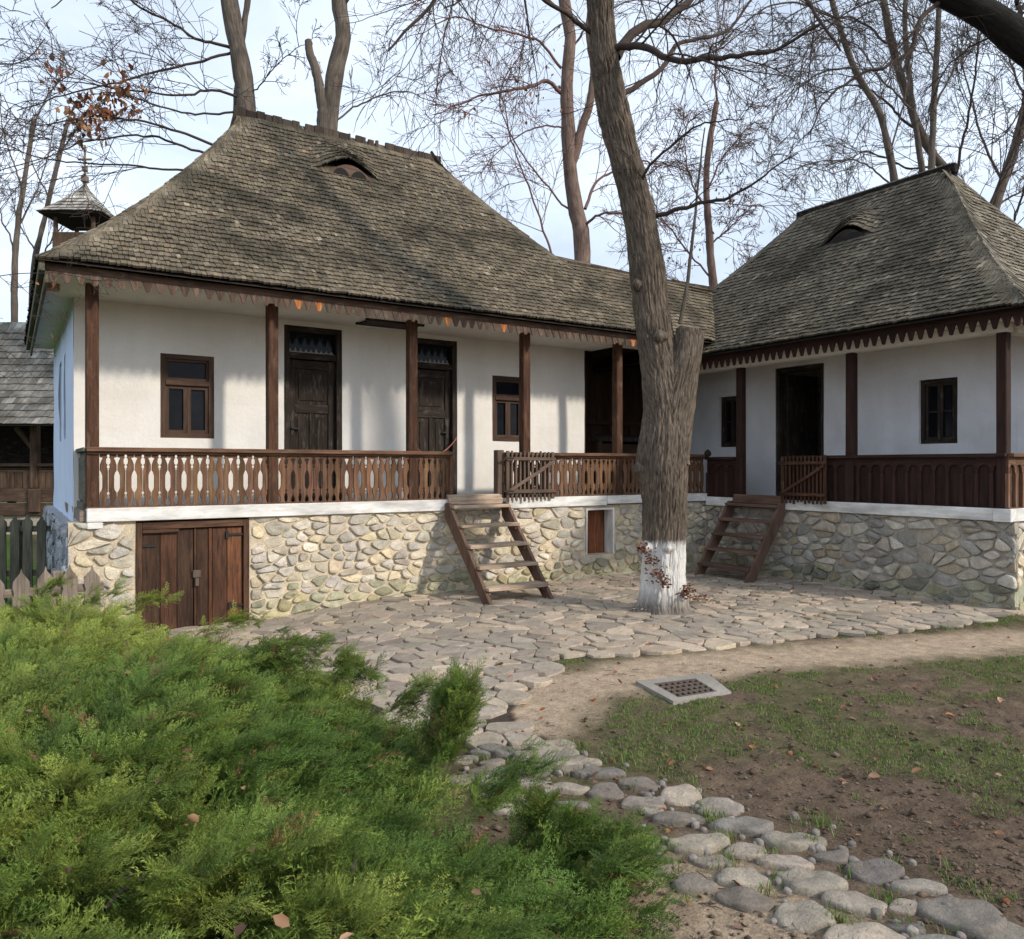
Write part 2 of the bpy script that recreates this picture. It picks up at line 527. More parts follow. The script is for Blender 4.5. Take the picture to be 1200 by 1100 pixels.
ZZ = gz(XX, YY) + near * (clod * 0.045 + clod2 * 0.05 * (1 - gtrack)) * (1 - 0.85 * gtrack) * (1 - under) * (1 - .75 * pathk) - 0.006 * under - 0.012
ny_, nx_ = XX.shape
idx = np.arange(nx_ * ny_).reshape(ny_, nx_)
F = np.stack([idx[:-1, :-1], idx[:-1, 1:], idx[1:, 1:], idx[1:, :-1]], -1).reshape(-1, 4)
m_g, nt_, b_ = mat_new('earth', 0.95, 0.15)
v_ = mapped(nt_, 'Object', (1, 1, 1))
f1 = noise_tex(nt_, v_, 9, 8, 0.72)
f2 = noise_tex(nt_, v_, 70, 5, 0.75)
cc = mul(nt_, colattr(nt_), ramp(nt_, f1, [(0.3, 0.62), (0.7, 1.3)]))
cc = mul(nt_, cc, ramp(nt_, f2, [(0.32, 0.6), (0.68, 1.35)]))
nt_.links.new(cc, b_.inputs['Base Color'])
fm = noise_tex(nt_, v_, 38, 9, 0.75)
bump(nt_, b_, fm, 0.9, 0.03)
go = fastmesh('ground', np.stack([XX, YY, ZZ], -1).reshape(-1, 3), F, m_g, cols=gc.reshape(-1, 3), smooth=True)
tag(go, kind='structure')
def ground_z(x, y):
    i = min(max(int(np.searchsorted(gx, x)), 1), nx_ - 1); j = min(max(int(np.searchsorted(gy, y)), 1), ny_ - 1)
    return float(ZZ[j, i])

# ------------------------------------------------------------------ stones
def clip(poly, px, py, nx, ny):      # keep the side where (p-P).n <= 0
    o = []; n = len(poly)
    for i in range(n):
        a = poly[i]; b = poly[(i + 1) % n]
        da = (a[0] - px) * nx + (a[1] - py) * ny; db = (b[0] - px) * nx + (b[1] - py) * ny
        if da <= 0: o.append(a)
        if (da < 0 < db) or (db < 0 < da):
            t = da / (da - db); o.append((a[0] + (b[0] - a[0]) * t, a[1] + (b[1] - a[1]) * t))
    return o
def voronoi(pts, rad):
    g = {}; k = rad
    for i, p in enumerate(pts): g.setdefault((int(p[0] // k), int(p[1] // k)), []).append(i)
    cells = []
    for i, p in enumerate(pts):
        cx, cy = int(p[0] // k), int(p[1] // k)
        poly = [(p[0] - rad, p[1] - rad), (p[0] + rad, p[1] - rad), (p[0] + rad, p[1] + rad), (p[0] - rad, p[1] + rad)]
        nb = [j for dx in (-2, -1, 0, 1, 2) for dy in (-2, -1, 0, 1, 2) for j in g.get((cx + dx, cy + dy), ()) if j != i]
        nb.sort(key=lambda j: (pts[j][0] - p[0]) ** 2 + (pts[j][1] - p[1]) ** 2)
        for j in nb[:22]:
            q = pts[j]; dx, dy = q[0] - p[0], q[1] - p[1]
            poly = clip(poly, (p[0] + q[0]) / 2, (p[1] + q[1]) / 2, dx, dy)
            if len(poly) < 3: break
        cells.append(poly)
    return cells
def jpts(x0, x1, y0, y1, s, rnd, j=0.42):    # jittered, row-shifted points
    o = []; r = 0; y = y0
    while y < y1 + s:
        x = x0 - (s * 0.5 if r % 2 else 0)
        while x < x1 + s:
            if rnd.random() > 0.10:
                o.append((x + rnd.uniform(-j, j) * s, y + rnd.uniform(-j, j) * s))
            x += s
        y += s * 0.92; r += 1
    return o
def chaikin(p, k=1, w=0.25):
    for _ in range(k):
        q = []
        n = len(p)
        for i in range(n):
            a = p[i]; b = p[(i + 1) % n]
            q.append((a[0] + (b[0] - a[0]) * w, a[1] + (b[1] - a[1]) * w)); q.append((a[0] + (b[0] - a[0]) * (1 - w), a[1] + (b[1] - a[1]) * (1 - w)))
        p = q
    return p
def stone(mb, poly, f, gap, h, c, base=-0.03, dome=0.35, rough=0.25, rings=((1.0, 0.0), (0.985, 0.55), (0.90, 0.86), (0.62, 1.0), (0.28, 1.05)), smooth=1):
    """one rounded stone grown from a flat outline; f(a,b,n) -> world"""
    cx = sum(p[0] for p in poly) / len(poly); cy = sum(p[1] for p in poly) / len(poly)
    R_ = sum(math.hypot(p[0] - cx, p[1] - cy) for p in poly) / len(poly)
    if R_ < gap * 1.6: return
    k = 1 - gap / R_
    P = [(cx + (p[0] - cx) * k, cy + (p[1] - cy) * k) for p in poly]
    P = chaikin(P, smooth, 0.22)
    sd = random.uniform(0, 900)
    tilt = (random.uniform(-1, 1) * 0.09, random.uniform(-1, 1) * 0.09)
    rows = []
    for s, t in ((1.02, None),) + tuple(rings):
        row = []
        for x, y in P:
            wob = 1 + 0.05 * n1(x * 9 + sd, y * 9, 3.1)
            X = cx + (x - cx) * s * wob; Y = cy + (y - cy) * s * wob
            if t is None: z = base
            else:
                z = h * ((1 - dome) * min(1, t * 1.15) + dome * t * (1 - 0.35 * s * s)) + rough * h * n1(X * 13 + sd, Y * 13, 0.7) * min(1, t * 2)
                z += (X - cx) * tilt[0] + (Y - cy) * tilt[1]
            row.append(f(X, Y, z))
        rows.append(row)
    mb.grid(rows, c=c, closed=True)
    last = rows[-1]
    mb.face(last, None, c)

rs = random.Random(11)
def dirt_tint(base, v=0.18):
    k = 1 + rs.uniform(-v, v); return tuple(max(0.01, x * k * (1 + rs.uniform(-0.018, 0.018))) for x in base)

# paved yard: flat irregular slabs, joints left to the soil sheet below
mb = MB()
xs = [p[0] for p in YARD]; ys = [p[1] for p in YARD]
pts = jpts(min(xs) - .3, max(xs) + .3, min(ys) - .3, max(ys) + .3, 0.228, rs)
cells = voronoi(pts, 0.36)
arr = np.array(pts)
ins = poly_mask(YARD, arr)
edge = seg_dist(YARD, arr, True)
for p, poly, i_, e_ in zip(pts, cells, ins, edge):
    if not i_ or len(poly) < 3: continue
    if p[1] > 8.84 or p[0] > 9.44 and p[1] > 4.2: continue
    base = rs.choice(((0.40, 0.325, 0.245), (0.36, 0.30, 0.235), (0.44, 0.35, 0.26), (0.29, 0.245, 0.195), (0.34, 0.285, 0.225)))
    def f(a, b, n): return (a, b, n + float(gz(a, b)))
    r_ = math.hypot(p[0] - 6.12, p[1] - 6.36)
    if r_ < 0.30: continue
    stone(mb, poly, f, rs.uniform(.003, .007), rs.uniform(0.008, 0.017), dirt_tint(base), base=-0.05, dome=0.15, rough=0.45, rings=((1.0, 0.35), (0.965, 0.9), (0.8, 1.0), (0.5, 1.02), (0.2, 1.0)))
yard = mb.build('yard_paving', M['paving'], smooth=False)
tag(yard, kind='structure')

# cobbled path: rounded boulders set in the soil
COB = [(c[0] / 2.727 + 760, c[1] / 2.727 + 880, c[2] / 2.727, c[3] / 2.727) for c in (
    (105,117,65,35),(225,155,72,30),(100,190,70,25),(10,150,38,36),(305,212,82,38),(155,265,88,42),(312,290,68,32),(467,258,92,38),(200,325,58,25),
    (30,340,42,36),(440,325,72,34),(585,307,58,32),(300,375,82,29),(140,393,70,28),(520,388,110,34),(725,350,80,45),(870,400,75,38),(315,443,88,34),
    (665,450,90,46),(820,460,50,36),(500,492,98,54),(825,528,52,35),(1005,490,108,66),(1140,550,85,58),(695,560,112,44),(20,275,34,36),(930,590,90,40),(1050,640,90,50),(1200,660,80,50),(560,640,80,40))]
COB += [(560 + c[0] / 3.529, 700 + c[1] / 3.529, c[2] / 3.529, c[3] / 3.529) for c in (
    (95,607,80,26),(190,560,65,25),(200,640,62,28),(40,562,55,28),(120,525,45,20),(265,595,50,25),(350,620,65,22),(255,680,60,25),(85,720,70,42),
    (370,680,65,25),(500,695,85,32),(465,653,45,14),(215,737,75,35),(370,755,85,36),(670,735,75,40),(535,770,75,40),(685,815,75,45),(400,825,70,30),
    (205,805,55,24),(135,845,65,24),(60,655,50,22),(60,790,50,22),(20,610,50,25),(0,700,60,28),(-60,640,60,28),(-70,720,60,28),(-20,520,50,24),(60,490,55,20),(0,470,50,20),(110,460,50,16),(20,440,55,16),(380,900,50,34))]
COB = [c for c in COB if c[1] > 872 or c[0] > 640] + [(650, 868, 26, 10), (628, 878, 24, 10), (664, 884, 26, 11), (575, 898, 26, 11), (618, 897, 22, 10)]
mb = MB()
for (px, py, hw, hh) in COB:
    hw *= 1.17; hh *= 1.13
    c0 = G(px, py + hh * 0.15, 0.03); cl = G(px - hw, py, 0.02); cr = G(px + hw, py, 0.02); cb = G(px, py + hh, 0.0)
    a = math.hypot(cr[0] - cl[0], cr[1] - cl[1]) / 2
    cn = G(px, py - hh, 0.05)
    b = min(max(math.hypot(cb[0] - cn[0], cb[1] - cn[1]) / 2, a * 0.55), a * 1.35)
    nn = 11; poly = []
    ph = rs.uniform(0, 6)
    for q in range(nn):
        t = 2 * math.pi * q / nn
        k = 1 + 0.13 * math.sin(2 * t + ph) + 0.10 * math.sin(3 * t + 2 * ph) + rs.uniform(-0.12, 0.12)
        u, w = a * k * math.cos(t), b * k * math.sin(t)
        poly.append((c0[0] + u * CT + w * ST, c0[1] - u * ST + w * CT))
    base = rs.choice(((0.24, 0.207, 0.17), (0.28, 0.24, 0.192), (0.195, 0.174, 0.15), (0.30, 0.255, 0.20)))
    def f(x, y, n): return (x, y, n + float(gz(x, y)) - 0.004)
    stone(mb, poly, f, 0.004, min(0.028, a * 0.17), dirt_tint(base, .26), base=-0.05, dome=0.35, rough=0.75, smooth=2,
          rings=((1.0, 0.15), (0.975, 0.55), (0.91, 0.82), (0.76, 0.96), (0.5, 1.0), (0.2, 1.0)))
# pebbles wedged between them
for k in range(170):
    c = rs.choice(COB[:50]); p = G(c[0] + rs.uniform(-1.5, 1.5) * c[2], c[1] + rs.uniform(-1.4, 1.4) * c[3], 0)
    s = rs.uniform(0.008, 0.028); poly = [(p[0] + s * math.cos(t) * rs.uniform(.7, 1.2), p[1] + s * math.sin(t) * rs.uniform(.7, 1.2)) for t in (0, .9, 1.9, 2.9, 3.9, 5.1)]
    stone(mb, poly, lambda x, y, n: (x, y, n - 0.01), 0.001, s * 0.9, dirt_tint((0.24, 0.21, 0.185), .3), base=-0.02, dome=.6, smooth=1)
cob = mb.build('cobbled_path', M['cobble'], smooth=True)
tag(cob, kind='structure')

# ------------------------------------------------------------------ frames of the two houses
YF, XF = 8.79, 9.41                    # railing planes
def FM(a, n, z): return (a, YF - n, z)            # main house: a along +X, n towards the yard
def FR(a, n, z): return (XF - n, -a, z)           # wing: a along -Y (left to right seen from the yard)
def FL(a, n, z): return (0.60 - n, a, z)          # main house's left gable side
def FE(a, n, z): return (a, 4.26 - n, z)          # wing's near end

def wall(mb, fr, a0, a1, z0, z1, n, th, holes=(), step=0.16, amp=0.007, c=(1, 1, 1), seed=0.0):
    A = set(np.linspace(a0, a1, max(2, int((a1 - a0) / step) + 1)).round(4)); Z = set(np.linspace(z0, z1, max(2, int((z1 - z0) / step) + 1)).round(4))
    for h in holes:
        for x in (h[0], h[1]): A = {q for q in A if abs(q - x) > 0.03 or q in (a0, a1)} | {round(x, 4)}
        for x in (h[2], h[3]): Z = {q for q in Z if abs(q - x) > 0.03 or q in (z0, z1)} | {round(min(max(x, z0), z1), 4)}
    A = sorted(A); Z = sorted(Z)
    def d(a, z): return n + amp * n1(a * 1.7 + seed, z * 1.7, seed) + amp * 0.5 * n1(a * 5 + seed, z * 5, 2)
    for i in range(len(A) - 1):
        for j in range(len(Z) - 1):
            am, zm = (A[i] + A[i + 1]) / 2, (Z[j] + Z[j + 1]) / 2
            if any(h[0] < am < h[1] and h[2] < zm < h[3] for h in holes): continue
            q = [(A[i], Z[j]), (A[i + 1], Z[j]), (A[i + 1], Z[j + 1]), (A[i], Z[j + 1])]
            mb.face([fr(a, d(a, z), z) for a, z in q], [(a, z) for a, z in q], c)
    for h in holes:
        b0, b1, y0, y1 = h[0], h[1], max(h[2], z0), min(h[3], z1)
        m_ = n - th
        for p, q in (((b0, y0), (b0, y1)), ((b1, y1), (b1, y0)), ((b0, y1), (b1, y1)), ((b1, y0), (b0, y0))):
            mb.face([fr(p[0], d(*p), p[1]), fr(q[0], d(*q), q[1]), fr(q[0], m_, q[1]), fr(p[0], m_, p[1])], None, c)
    # back
    mb.face([fr(a0, n - th, z0), fr(a0, n - th, z1), fr(a1, n - th, z1), fr(a1, n - th, z0)], None, c) if not holes else None

def window(parent, fr, a0, a1, z0, z1, n, mat, kind, label=None, slats=0):
    """kind 'hopper': two casements below a fixed light; 'four': two casements of two panes"""
    mb = MB(); t = 0.055
    d0, d1 = n - 0.10, n - 0.005
    mb.box(fr, a0, a0 + t, d0, d1, z0, z1); mb.box(fr, a1 - t, a1, d0, d1, z0, z1)
    mb.box(fr, a0 + t, a1 - t, d0, d1, z0, z0 + t); mb.box(fr, a0 + t, a1 - t, d0, d1, z1 - t, z1)
    o = mb.build('window', mat, parent, bevel=0.004)
    if label: o['label'] = label
    mid = (a0 + a1) / 2
    def sash(b0, b1, y0, y1, w=0.04, bar=False):
        m2 = MB(); e0, e1 = n - 0.085, n - 0.025
        m2.box(fr, b0, b0 + w, e0, e1, y0, y1); m2.box(fr, b1 - w, b1, e0, e1, y0, y1)
        m2.box(fr, b0 + w, b1 - w, e0, e1, y0, y0 + w); m2.box(fr, b0 + w, b1 - w, e0, e1, y1 - w, y1)
        if bar: m2.box(fr, b0 + w, b1 - w, e0, e1 - .01, (y0 + y1) / 2 - .012, (y0 + y1) / 2 + .012)
        m2.build('sash', mat, o, bevel=0.003)
        g = MB(); g.box(fr, b0 + w * .6, b1 - w * .6, n - 0.062, n - 0.056, y0 + w * .6, y1 - w * .6); g.build('pane', M['glass'], o)
    if kind == 'hopper':
        zt = z0 + (z1 - z0) * 0.66
        m3 = MB(); m3.box(fr, a0 + t, a1 - t, d0 + .01, d1 + .012, zt - .03, zt + .03); m3.build('transom', mat, o, bevel=.004)
        sash(a0 + t, mid, z0 + t, zt - .03); sash(mid, a1 - t, z0 + t, zt - .03); sash(a0 + t, a1 - t, zt + .03, z1 - t, .03)
    else:
        sash(a0 + t, mid, z0 + t, z1 - t, .035, True); sash(mid, a1 - t, z0 + t, z1 - t, .035, True)
    return o

def panel_door(parent, fr, a0, a1, z0, z1, n, leaf_top, label, curtain=True):
    """old two-leaf panelled door under a glazed transom"""
    mb = MB(); t = 0.07; d0, d1 = n - 0.14, n - 0.01
    mb.box(fr, a0, a0 + t, d0, d1, z0, z1); mb.box(fr, a1 - t, a1, d0, d1, z0, z1); mb.box(fr, a0 + t, a1 - t, d0, d1, z1 - t, z1)
    mb.box(fr, a0 + t, a1 - t, d0, d1 - .01, leaf_top, leaf_top + .08)
    o = mb.build('door', M['dark'], parent, bevel=.005); o['label'] = label
    lf = MB(); b0, b1 = a0 + t + .004, a1 - t - .004; e0, e1 = n - .13, n - .085
    lf.box(fr, b0, b1, e0, e1 - .012, z0 + .01, leaf_top - .004)
    st = .085; zm = z0 + (leaf_top - z0) * .62; mid = (b0 + b1) / 2
    for q in ((b0, b0 + st, z0 + .01, leaf_top), (b1 - st, b1, z0 + .01, leaf_top)): lf.box(fr, q[0], q[1], e0, e1 + .012, q[2], q[3] - .004)
    for z in (z0 + .01, zm, leaf_top - .12): lf.box(fr, b0 + st, b1 - st, e0, e1 + .01, z, z + .11)
    lf.box(fr, mid - .03, mid + .03, e0, e1 + .008, z0 + .12, zm)
    for (p0, p1) in ((b0 + st, mid - .03), (mid + .03, b1 - st)):
        lf.box(fr, p0 + .045, p1 - .045, e0, e1, z0 + .17, zm - .05)
    lf.box(fr, b0 + st + .05, b1 - st - .05, e0, e1, zm + .16, leaf_top - .17)
    lf.build('door_leaf', M['dark'], o, bevel=.006)
    h = MB(); ah = b1 - .05 if curtain == 'r' else b0 + .05
    h.box(fr, ah - .02, ah + .02, e1 + .006, e1 + .02, z0 + .82, z0 + 1.0); h.box(fr, ah - .015, ah + .09 * (-1 if curtain == 'r' else 1), e1 + .02, e1 + .045, z0 + .9, z0 + .92)
    h.build('door_handle', M['iron'], o, bevel=.003)
    g = MB(); g.box(fr, b0, b1, n - .11, n - .103, leaf_top + .08, z1 - t); g.build('transom_pane', M['glass'], o)
    # lace edge hanging behind the light
    lace = MB(); w = (b1 - b0)
    lace.box(fr, b0, b1, n - .1025, n - .0998, leaf_top + .084, leaf_top + .104)
    for k in range(9):
        j_ = random.uniform(.6, 1.2); x0 = b0 + w * (k + .2) / 9; x1 = b0 + w * (k + .74) / 9; zb = leaf_top + .10; zt = zb + .03 * j_
        lace.prism(fr, [(x0, zb), (x1, zb), (x1 - .012, zt), ((x0 + x1) / 2, zt + .018), (x0 + .012, zt)], n - .103, n - .0995)
    lace.build('lace_trim', M['cloth'], o)
    return o

def rubble(name, parent, fr, a0, a1, z0, z1, n, holes, tint, mortar, s=0.165, flatk=0.66, seed=3, ends=()):
    """rubble masonry: stones bulging out of a mortar face"""
    global rs
    rs = random.Random(seed)
    mb = MB()
    wall(mb, fr, a0, a1, z0, z1, n, 0.25, holes, 0.09, 0.012, mortar, seed)
    for e in ends:
        mb.face([fr(e, n, z0), fr(e, n, z1), fr(e, n - 6, z1), fr(e, n - 6, z0)], None, mortar)
    mb.face([fr(a0, n, z1), fr(a1, n, z1), fr(a1, n - .3, z1), fr(a0, n - .3, z1)], None, mortar)
    P = jpts(a0, a1, z0 / flatk, z1 / flatk, s, rs, 0.45)
    # merge some neighbours into bigger stones by dropping points
    drop = set()
    for i in range(0, len(P)):
        if rs.random() < 0.26: drop.add(i)
    P = [p for i, p in enumerate(P) if i not in drop]
    cells = voronoi(P, s * 2.1)
    for p, poly in zip(P, cells):
        if len(poly) < 3: continue
        q = [(min(max(x, a0 - .005), a1 + .005), min(max(y * flatk, z0 - .04), z1)) for x, y in poly]
        cx = sum(x for x, y in q) / len(q); cz = sum(y for x, y in q) / len(q)
        if max(x for x, y in q) - min(x for x, y in q) < .05 or max(y for x, y in q) - min(y for x, y in q) < .04: continue
        bad = False
        for h in holes:
            if h[0] - .02 < cx < h[1] + .02 and h[2] - .02 < cz < h[3] + .02: bad = True
        if bad: continue
        for h in holes:      # stones keep clear of openings
            if cz > h[2] - .1 and cz < h[3] + .1:
                if cx < h[0]: q = [(min(x, h[0] - .01), y) for x, y in q]
                elif cx > h[1]: q = [(max(x, h[1] + .01), y) for x, y in q]
            if h[0] < cx < h[1] and cz < h[2]: q = [(x, min(y, h[2] - .01)) for x, y in q]
        tc_ = dirt_tint(rs.choice(tint), .2)
        if cz < .22 + rs.uniform(-.12, .1): tc_ = (tc_[0] * .70, tc_[1] * .74, tc_[2] * .62)      # damp, mossy foot of the wall
        stone(mb, q, lambda a, z, d: fr(a, n + d, z), rs.choice((.008, .012, .018, .03)), rs.uniform(.014, .048), tc_, base=-.05, dome=.3, rough=.5, smooth=2 if rs.random() < .45 else 1)
    return mb.build(name, M['rubble'], parent, smooth=False)

# ------------------------------------------------------------------ roofs
def facet(mb, mp_, a0f, a1f, run, z0, H, k, T0=0.0, T1=1.0, expo=0.106, sw=0.072, disp=None, tint=None, L=0.30, seed=1, t_lim=None, skewk=1.0, lk=1.0, T0d=0.0):
    """courses of individual split shingles on one slope. mp_(a,v,z) -> world; slope profile z0 + H(k t + (1-k) t^2)"""
    r_ = random.Random(seed)
    t = T0
    def prof(t): return z0 + H * (k * t + (1 - k) * t * t)
    row = 0
    while t < T1:
        dv, dz = run, H * (k + 2 * (1 - k) * t); l = math.hypot(dv, dz); uv_, uz = dv / l, dz / l
        a0, a1 = a0f(t), a1f(t)
        x = a0 - r_.uniform(0, sw)
        v, z = run * t, prof(t)
        d0 = disp is not None and t >= T0d
        tu = min(t + L / l, T1); u0, u1 = a0f(tu), a1f(tu)
        while x < a1:
            w = sw * r_.uniform(0.7, 1.35)
            xa, xb = max(x, a0 - .02), min(x + w, a1 + .02)
            x += w
            if xb - xa < .012: continue
            j = r_.gauss(0, .006); sk = r_.gauss(0.004, .004) * skewk
            lift = r_.uniform(.040, .050) * lk * min(1, max(.3, min(x - a0, a1 - x + w) / .3)); tl = r_.uniform(-.003, .007)
            th = .024 * lk
            def pt(a, s, nn):    # s up the slope, nn off the slope
                vv = v + uv_ * s - uz * nn; zz = z + uz * s + uv_ * nn
                if disp and d0: zz += disp(a, t + (s / l if s > 0.05 else 0))
                return mp_(a, vv, zz)
            g = .0025
            bl, br = pt(xa + g, -j - sk, lift), pt(xb - g, -j + sk, lift + tl)
            cl = lambda q: min(max(q, u0), u1)
            tr, tl_ = pt(cl(xb - g), L, .006 + tl), pt(cl(xa + g), L, .006)
            bl2, br2 = pt(xa + g, -j - sk, lift - th), pt(xb - g, -j + sk, lift + tl - th)
            c = tint(a=xa, t=t, r=r_) if tint else (1, 1, 1)
            mb.face([bl, br, tr, tl_], None, c)
            ce = tuple(q * .45 for q in c)  # course-line shade put into end and side face colour, over wet dark ends
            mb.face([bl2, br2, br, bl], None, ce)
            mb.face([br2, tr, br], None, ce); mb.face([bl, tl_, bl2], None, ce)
        t += expo / l; row += 1

def roof_tint(base, var=.2, pale=.05):
    def f(a, t, r):
        k = 1 + r.gauss(0, var)
        k = min(max(k, .5), 1.6)
        if r.random() < pale: k *= 1.7
        w = r.uniform(-.04, .05)
        return (base[0] * k * (1 + w), base[1] * k, base[2] * k * (1 - w))
    return f

def sheet(mb, mp_, a0f, a1f, run, z0, H, k, T0, T1, drop=0.02, nt_=14, na=8, c=(1, 1, 1)):
    rows = []
    for i in range(nt_ + 1):
        t = T0 + (T1 - T0) * i / nt_
        z = z0 + H * (k * t + (1 - k) * t * t) - drop
        rows.append([mp_(a0f(t) + (a1f(t) - a0f(t)) * j / na, run * t, z) for j in range(na + 1)])
    mb.grid(rows, c=c)
def bell(a, c, w):
    q = abs(a - c) / w
    return 0.0 if q >= 1 else (0.5 + 0.5 * math.cos(math.pi * q)) ** 0.75
def dormer_disp(ac, w, t0, t1, h):
    def f(a, t):
        if t < t0 or t > t1: return 0.0
        q = (t1 - t) / (t1 - t0)
        return h * bell(a, ac, w) * q * q * (3 - 2 * q) * (1.0)
    return f
def valance(parent, fr, a0, a1, ztop, zsol, ztip, n, pitch, mat, cfun, ce=(1.5, 1.45, 1.4), holes=False, th=.022):
    mb = MB(); k = int(round((a1 - a0) / pitch)); p = (a1 - a0) / k
    mb.box(fr, a0, a1, n - th - .004, n + .004, zsol - .004, ztop, (1, 1, 1), grain=0)
    h = zsol - ztip
    for i in range(k):
        c = a0 + p * (i + .5)
        q = [(c - .49 * p, zsol), (c - .45 * p, zsol - .10 * h), (c - .36 * p, zsol - .28 * h), (c - .25 * p, zsol - .62 * h), (c - .17 * p, zsol - .90 * h), (c - .10 * p, ztip), (c + .10 * p, ztip),
             (c + .17 * p, zsol - .90 * h), (c + .25 * p, zsol - .62 * h), (c + .36 * p, zsol - .28 * h), (c + .45 * p, zsol - .10 * h), (c + .49 * p, zsol)]
        j = random.uniform(-.004, .004)
        q = [(x + j, z) for x, z in q]
        cc = cfun(i)
        mb.prism(fr, q[::-1], n - th, n, cc, tuple(x * y for x, y in zip(cc, ce)))
    return mb.build('fascia', mat, parent)

def cut_rail(parent, fr, a0, a1, z0, z1, n, pitch=.0815):
    """railing of cut-out boards: pairs of mirrored profiles leave lozenges, beads and arrowheads open"""
    k = max(1, int(round((a1 - a0) / pitch))); p = (a1 - a0) / k; H = z1 - z0
    A = [(0, .006), (.03, .024), (.09, .022), (.17, .004), (.27, .004), (.32, .020), (.37, .027), (.60, .027), (.66, .018), (.71, .004), (.80, .005), (.88, .018), (.93, .030), (.945, .003), (1, .002)]
    B = [(0, .004), (.04, .016), (.10, .021), (.18, .017), (.225, .004), (.245, .013), (.27, .013), (.29, .0035), (.72, .0035), (.74, .013), (.775, .013), (.795, .004), (.82, .018), (.87, .022), (.92, .017), (.94, .005), (.955, .013), (.985, .012), (1, .002)]
    mb = MB()
    for i in range(k):
        x0, x1 = a0 + p * i, a0 + p * (i + 1)
        Lp, Rp = (A, B) if i % 2 == 0 else (B, A)
        poly = [(x0 + w, z0 + H * z) for z, w in Lp] + [(x1 - w, z0 + H * z) for z, w in reversed(Rp)]
        s = random.uniform(.75, 1.3)
        # triangulate as strips: left/right halves around the board's middle line
        mb.prism(fr, poly[::-1], n - .012, n + .012, (s, s * random.uniform(.93, 1.05), s * random.uniform(.85, 1.05)))
    return mb.build('baluster_boards', M['wood'], parent)
# ------------------------------------------------------------------ main house
MH = thing('farmhouse', (0.6, 8.79, 0), 'long whitewashed farmhouse with carved verandah, cellar door and mossy shingle roof', 'house')
WN = -0.86                                             # wall plane behind the railing
D1 = (2.885, 3.64, 1.15, 3.37); D2 = (4.59, 5.343, 1.15, 3.37)
W1 = (1.466, 2.054, 1.93, 2.90); W2 = (5.925, 6.50, 1.97, 2.93)
mb = MB()
wall(mb, FM, 0.60, 7.63, 1.0, 3.43, WN, 0.30, (D1, D2, W1, W2), step=.12, amp=.012)
mb.build('front_wall', M['white'], MH)
mb = MB()
SW = ((10.95, 11.45, 1.94, 3.0), (11.95, 12.5, 1.94, 3.0))
wall(mb, FL, 9.65, 14.0, 0.95, 3.43, 0, 0.3, SW, step=.16, amp=.012)
wl = mb.build('side_wall', M['blue'], MH); wl['label'] = 'pale blue gable wall with two narrow windows'
mb = MB()
for q in SW: pass
mb.box(FM, .62, 7.62, -5.25, -5.2, 1.0, 3.43); mb.box(FM, 7.58, 7.62, -5.2, WN - .3, 1.0, 3.43)
mb.build('rear_wall', M['soffit'], MH)
for q in SW: window(MH, FL, *q, -.06, M['frame'], 'hopper', 'narrow window in blue gable wall')
mb = MB()
mb.box(FM, .60, 9.44, -2.5, -.02, 1.06, 1.17); mb.box(FM, .62, 7.6, -5.2, -2.5, 1.06, 1.17)
mb.build('verandah_floor', M['grey_wood'], MH)
mb = MB()
for (a0, a1, n0, n1_) in ((.32, 7.78, WN - .02, .27), (7.78, 9.32, -.34, .27), (.32, .58, -5.3, WN - .02), (.58, 7.62, -5.2, WN - .05)):
    mb.box(FM, a0, a1, n0, n1_, 3.43, 3.455)
mb.build('soffit', M['soffit'], MH)
mb = MB()
mb.box(FM, 3.74, 4.46, -.52, -.24, 3.405, 3.429); mb.box(FM, 3.70, 4.50, -.24, -.20, 3.40, 3.429); mb.box(FM, 3.70, 4.50, -.56, -.52, 3.40, 3.429)
h = mb.build('attic_hatch', M['dark'], MH, bevel=.004)
# white sill beam under the railing, in scarfed lengths
cuts = [.655, 4.80, 7.35, 9.43]
for i in range(3):
    n0 = (.035, .03, .04)[i]; mb = MB()
    mb.box(FM, cuts[i] + .003, cuts[i + 1] - .003, -.10, n0, 1.05 if i < 2 else 1.065, 1.19, jit=.003)
    if i == 0: mb.box(FM, .66, .80, -.10, .028, .985, 1.0495)
    mb.build('sill_beam', M['beam_white'], MH, bevel=.006)
mb = MB(); mb.box(FL, 8.83, 9.66, -.10, -.052, .985, 1.185); mb.build('side_beam', M['blue'], MH, bevel=.005)
# posts
for i, x in enumerate((.711, 2.51, 4.25, 5.956, 7.62)):
    mb = MB(); w = .058
    mb.box(FM, x - w, x + w, -.118, -.004, 1.19, 3.43, jit=.004)
    mb.build('post', M['post'], MH, bevel=.008)
# railings
def rail_run(parent, a0, a1, posts):
    mb = MB()
    mb.box(FM, a0, a1, -.085, .062, 1.748, 1.792, jit=.002); mb.box(FM, a0, a1, -.05, .028, 1.19, 1.203, jit=.001)
    mb.box(FM, a0 + .004, a1 - .004, -.045, .022, 1.722, 1.748)
    o = mb.build('railing', M['wood'], parent, bevel=.004)
    E = [a0]
    for p in posts: E += [p - .058, p + .058]
    E.append(a1)
    for i in range(0, len(E), 2):
        if E[i + 1] - E[i] > .1: cut_rail(o, FM, E[i] + .004, E[i + 1] - .004, 1.203, 1.722, -.022)
    return o
rail_run(MH, .655, 4.79, (.711, 2.51, 4.25)); rail_run(MH, 5.57, 9.40, (5.956, 7.62))
mb = MB(); mb.box(FM, 4.745, 4.795, -.06, .03, 1.19, 1.747); mb.build('rail_post', M['wood'], MH, bevel=.006)
mb = MB(); mb.box(FM, 5.47, 5.57, -.09, .02, 1.17, 1.82); mb.build('rail_post', M['gate'], MH, bevel=.006)
mb = MB()
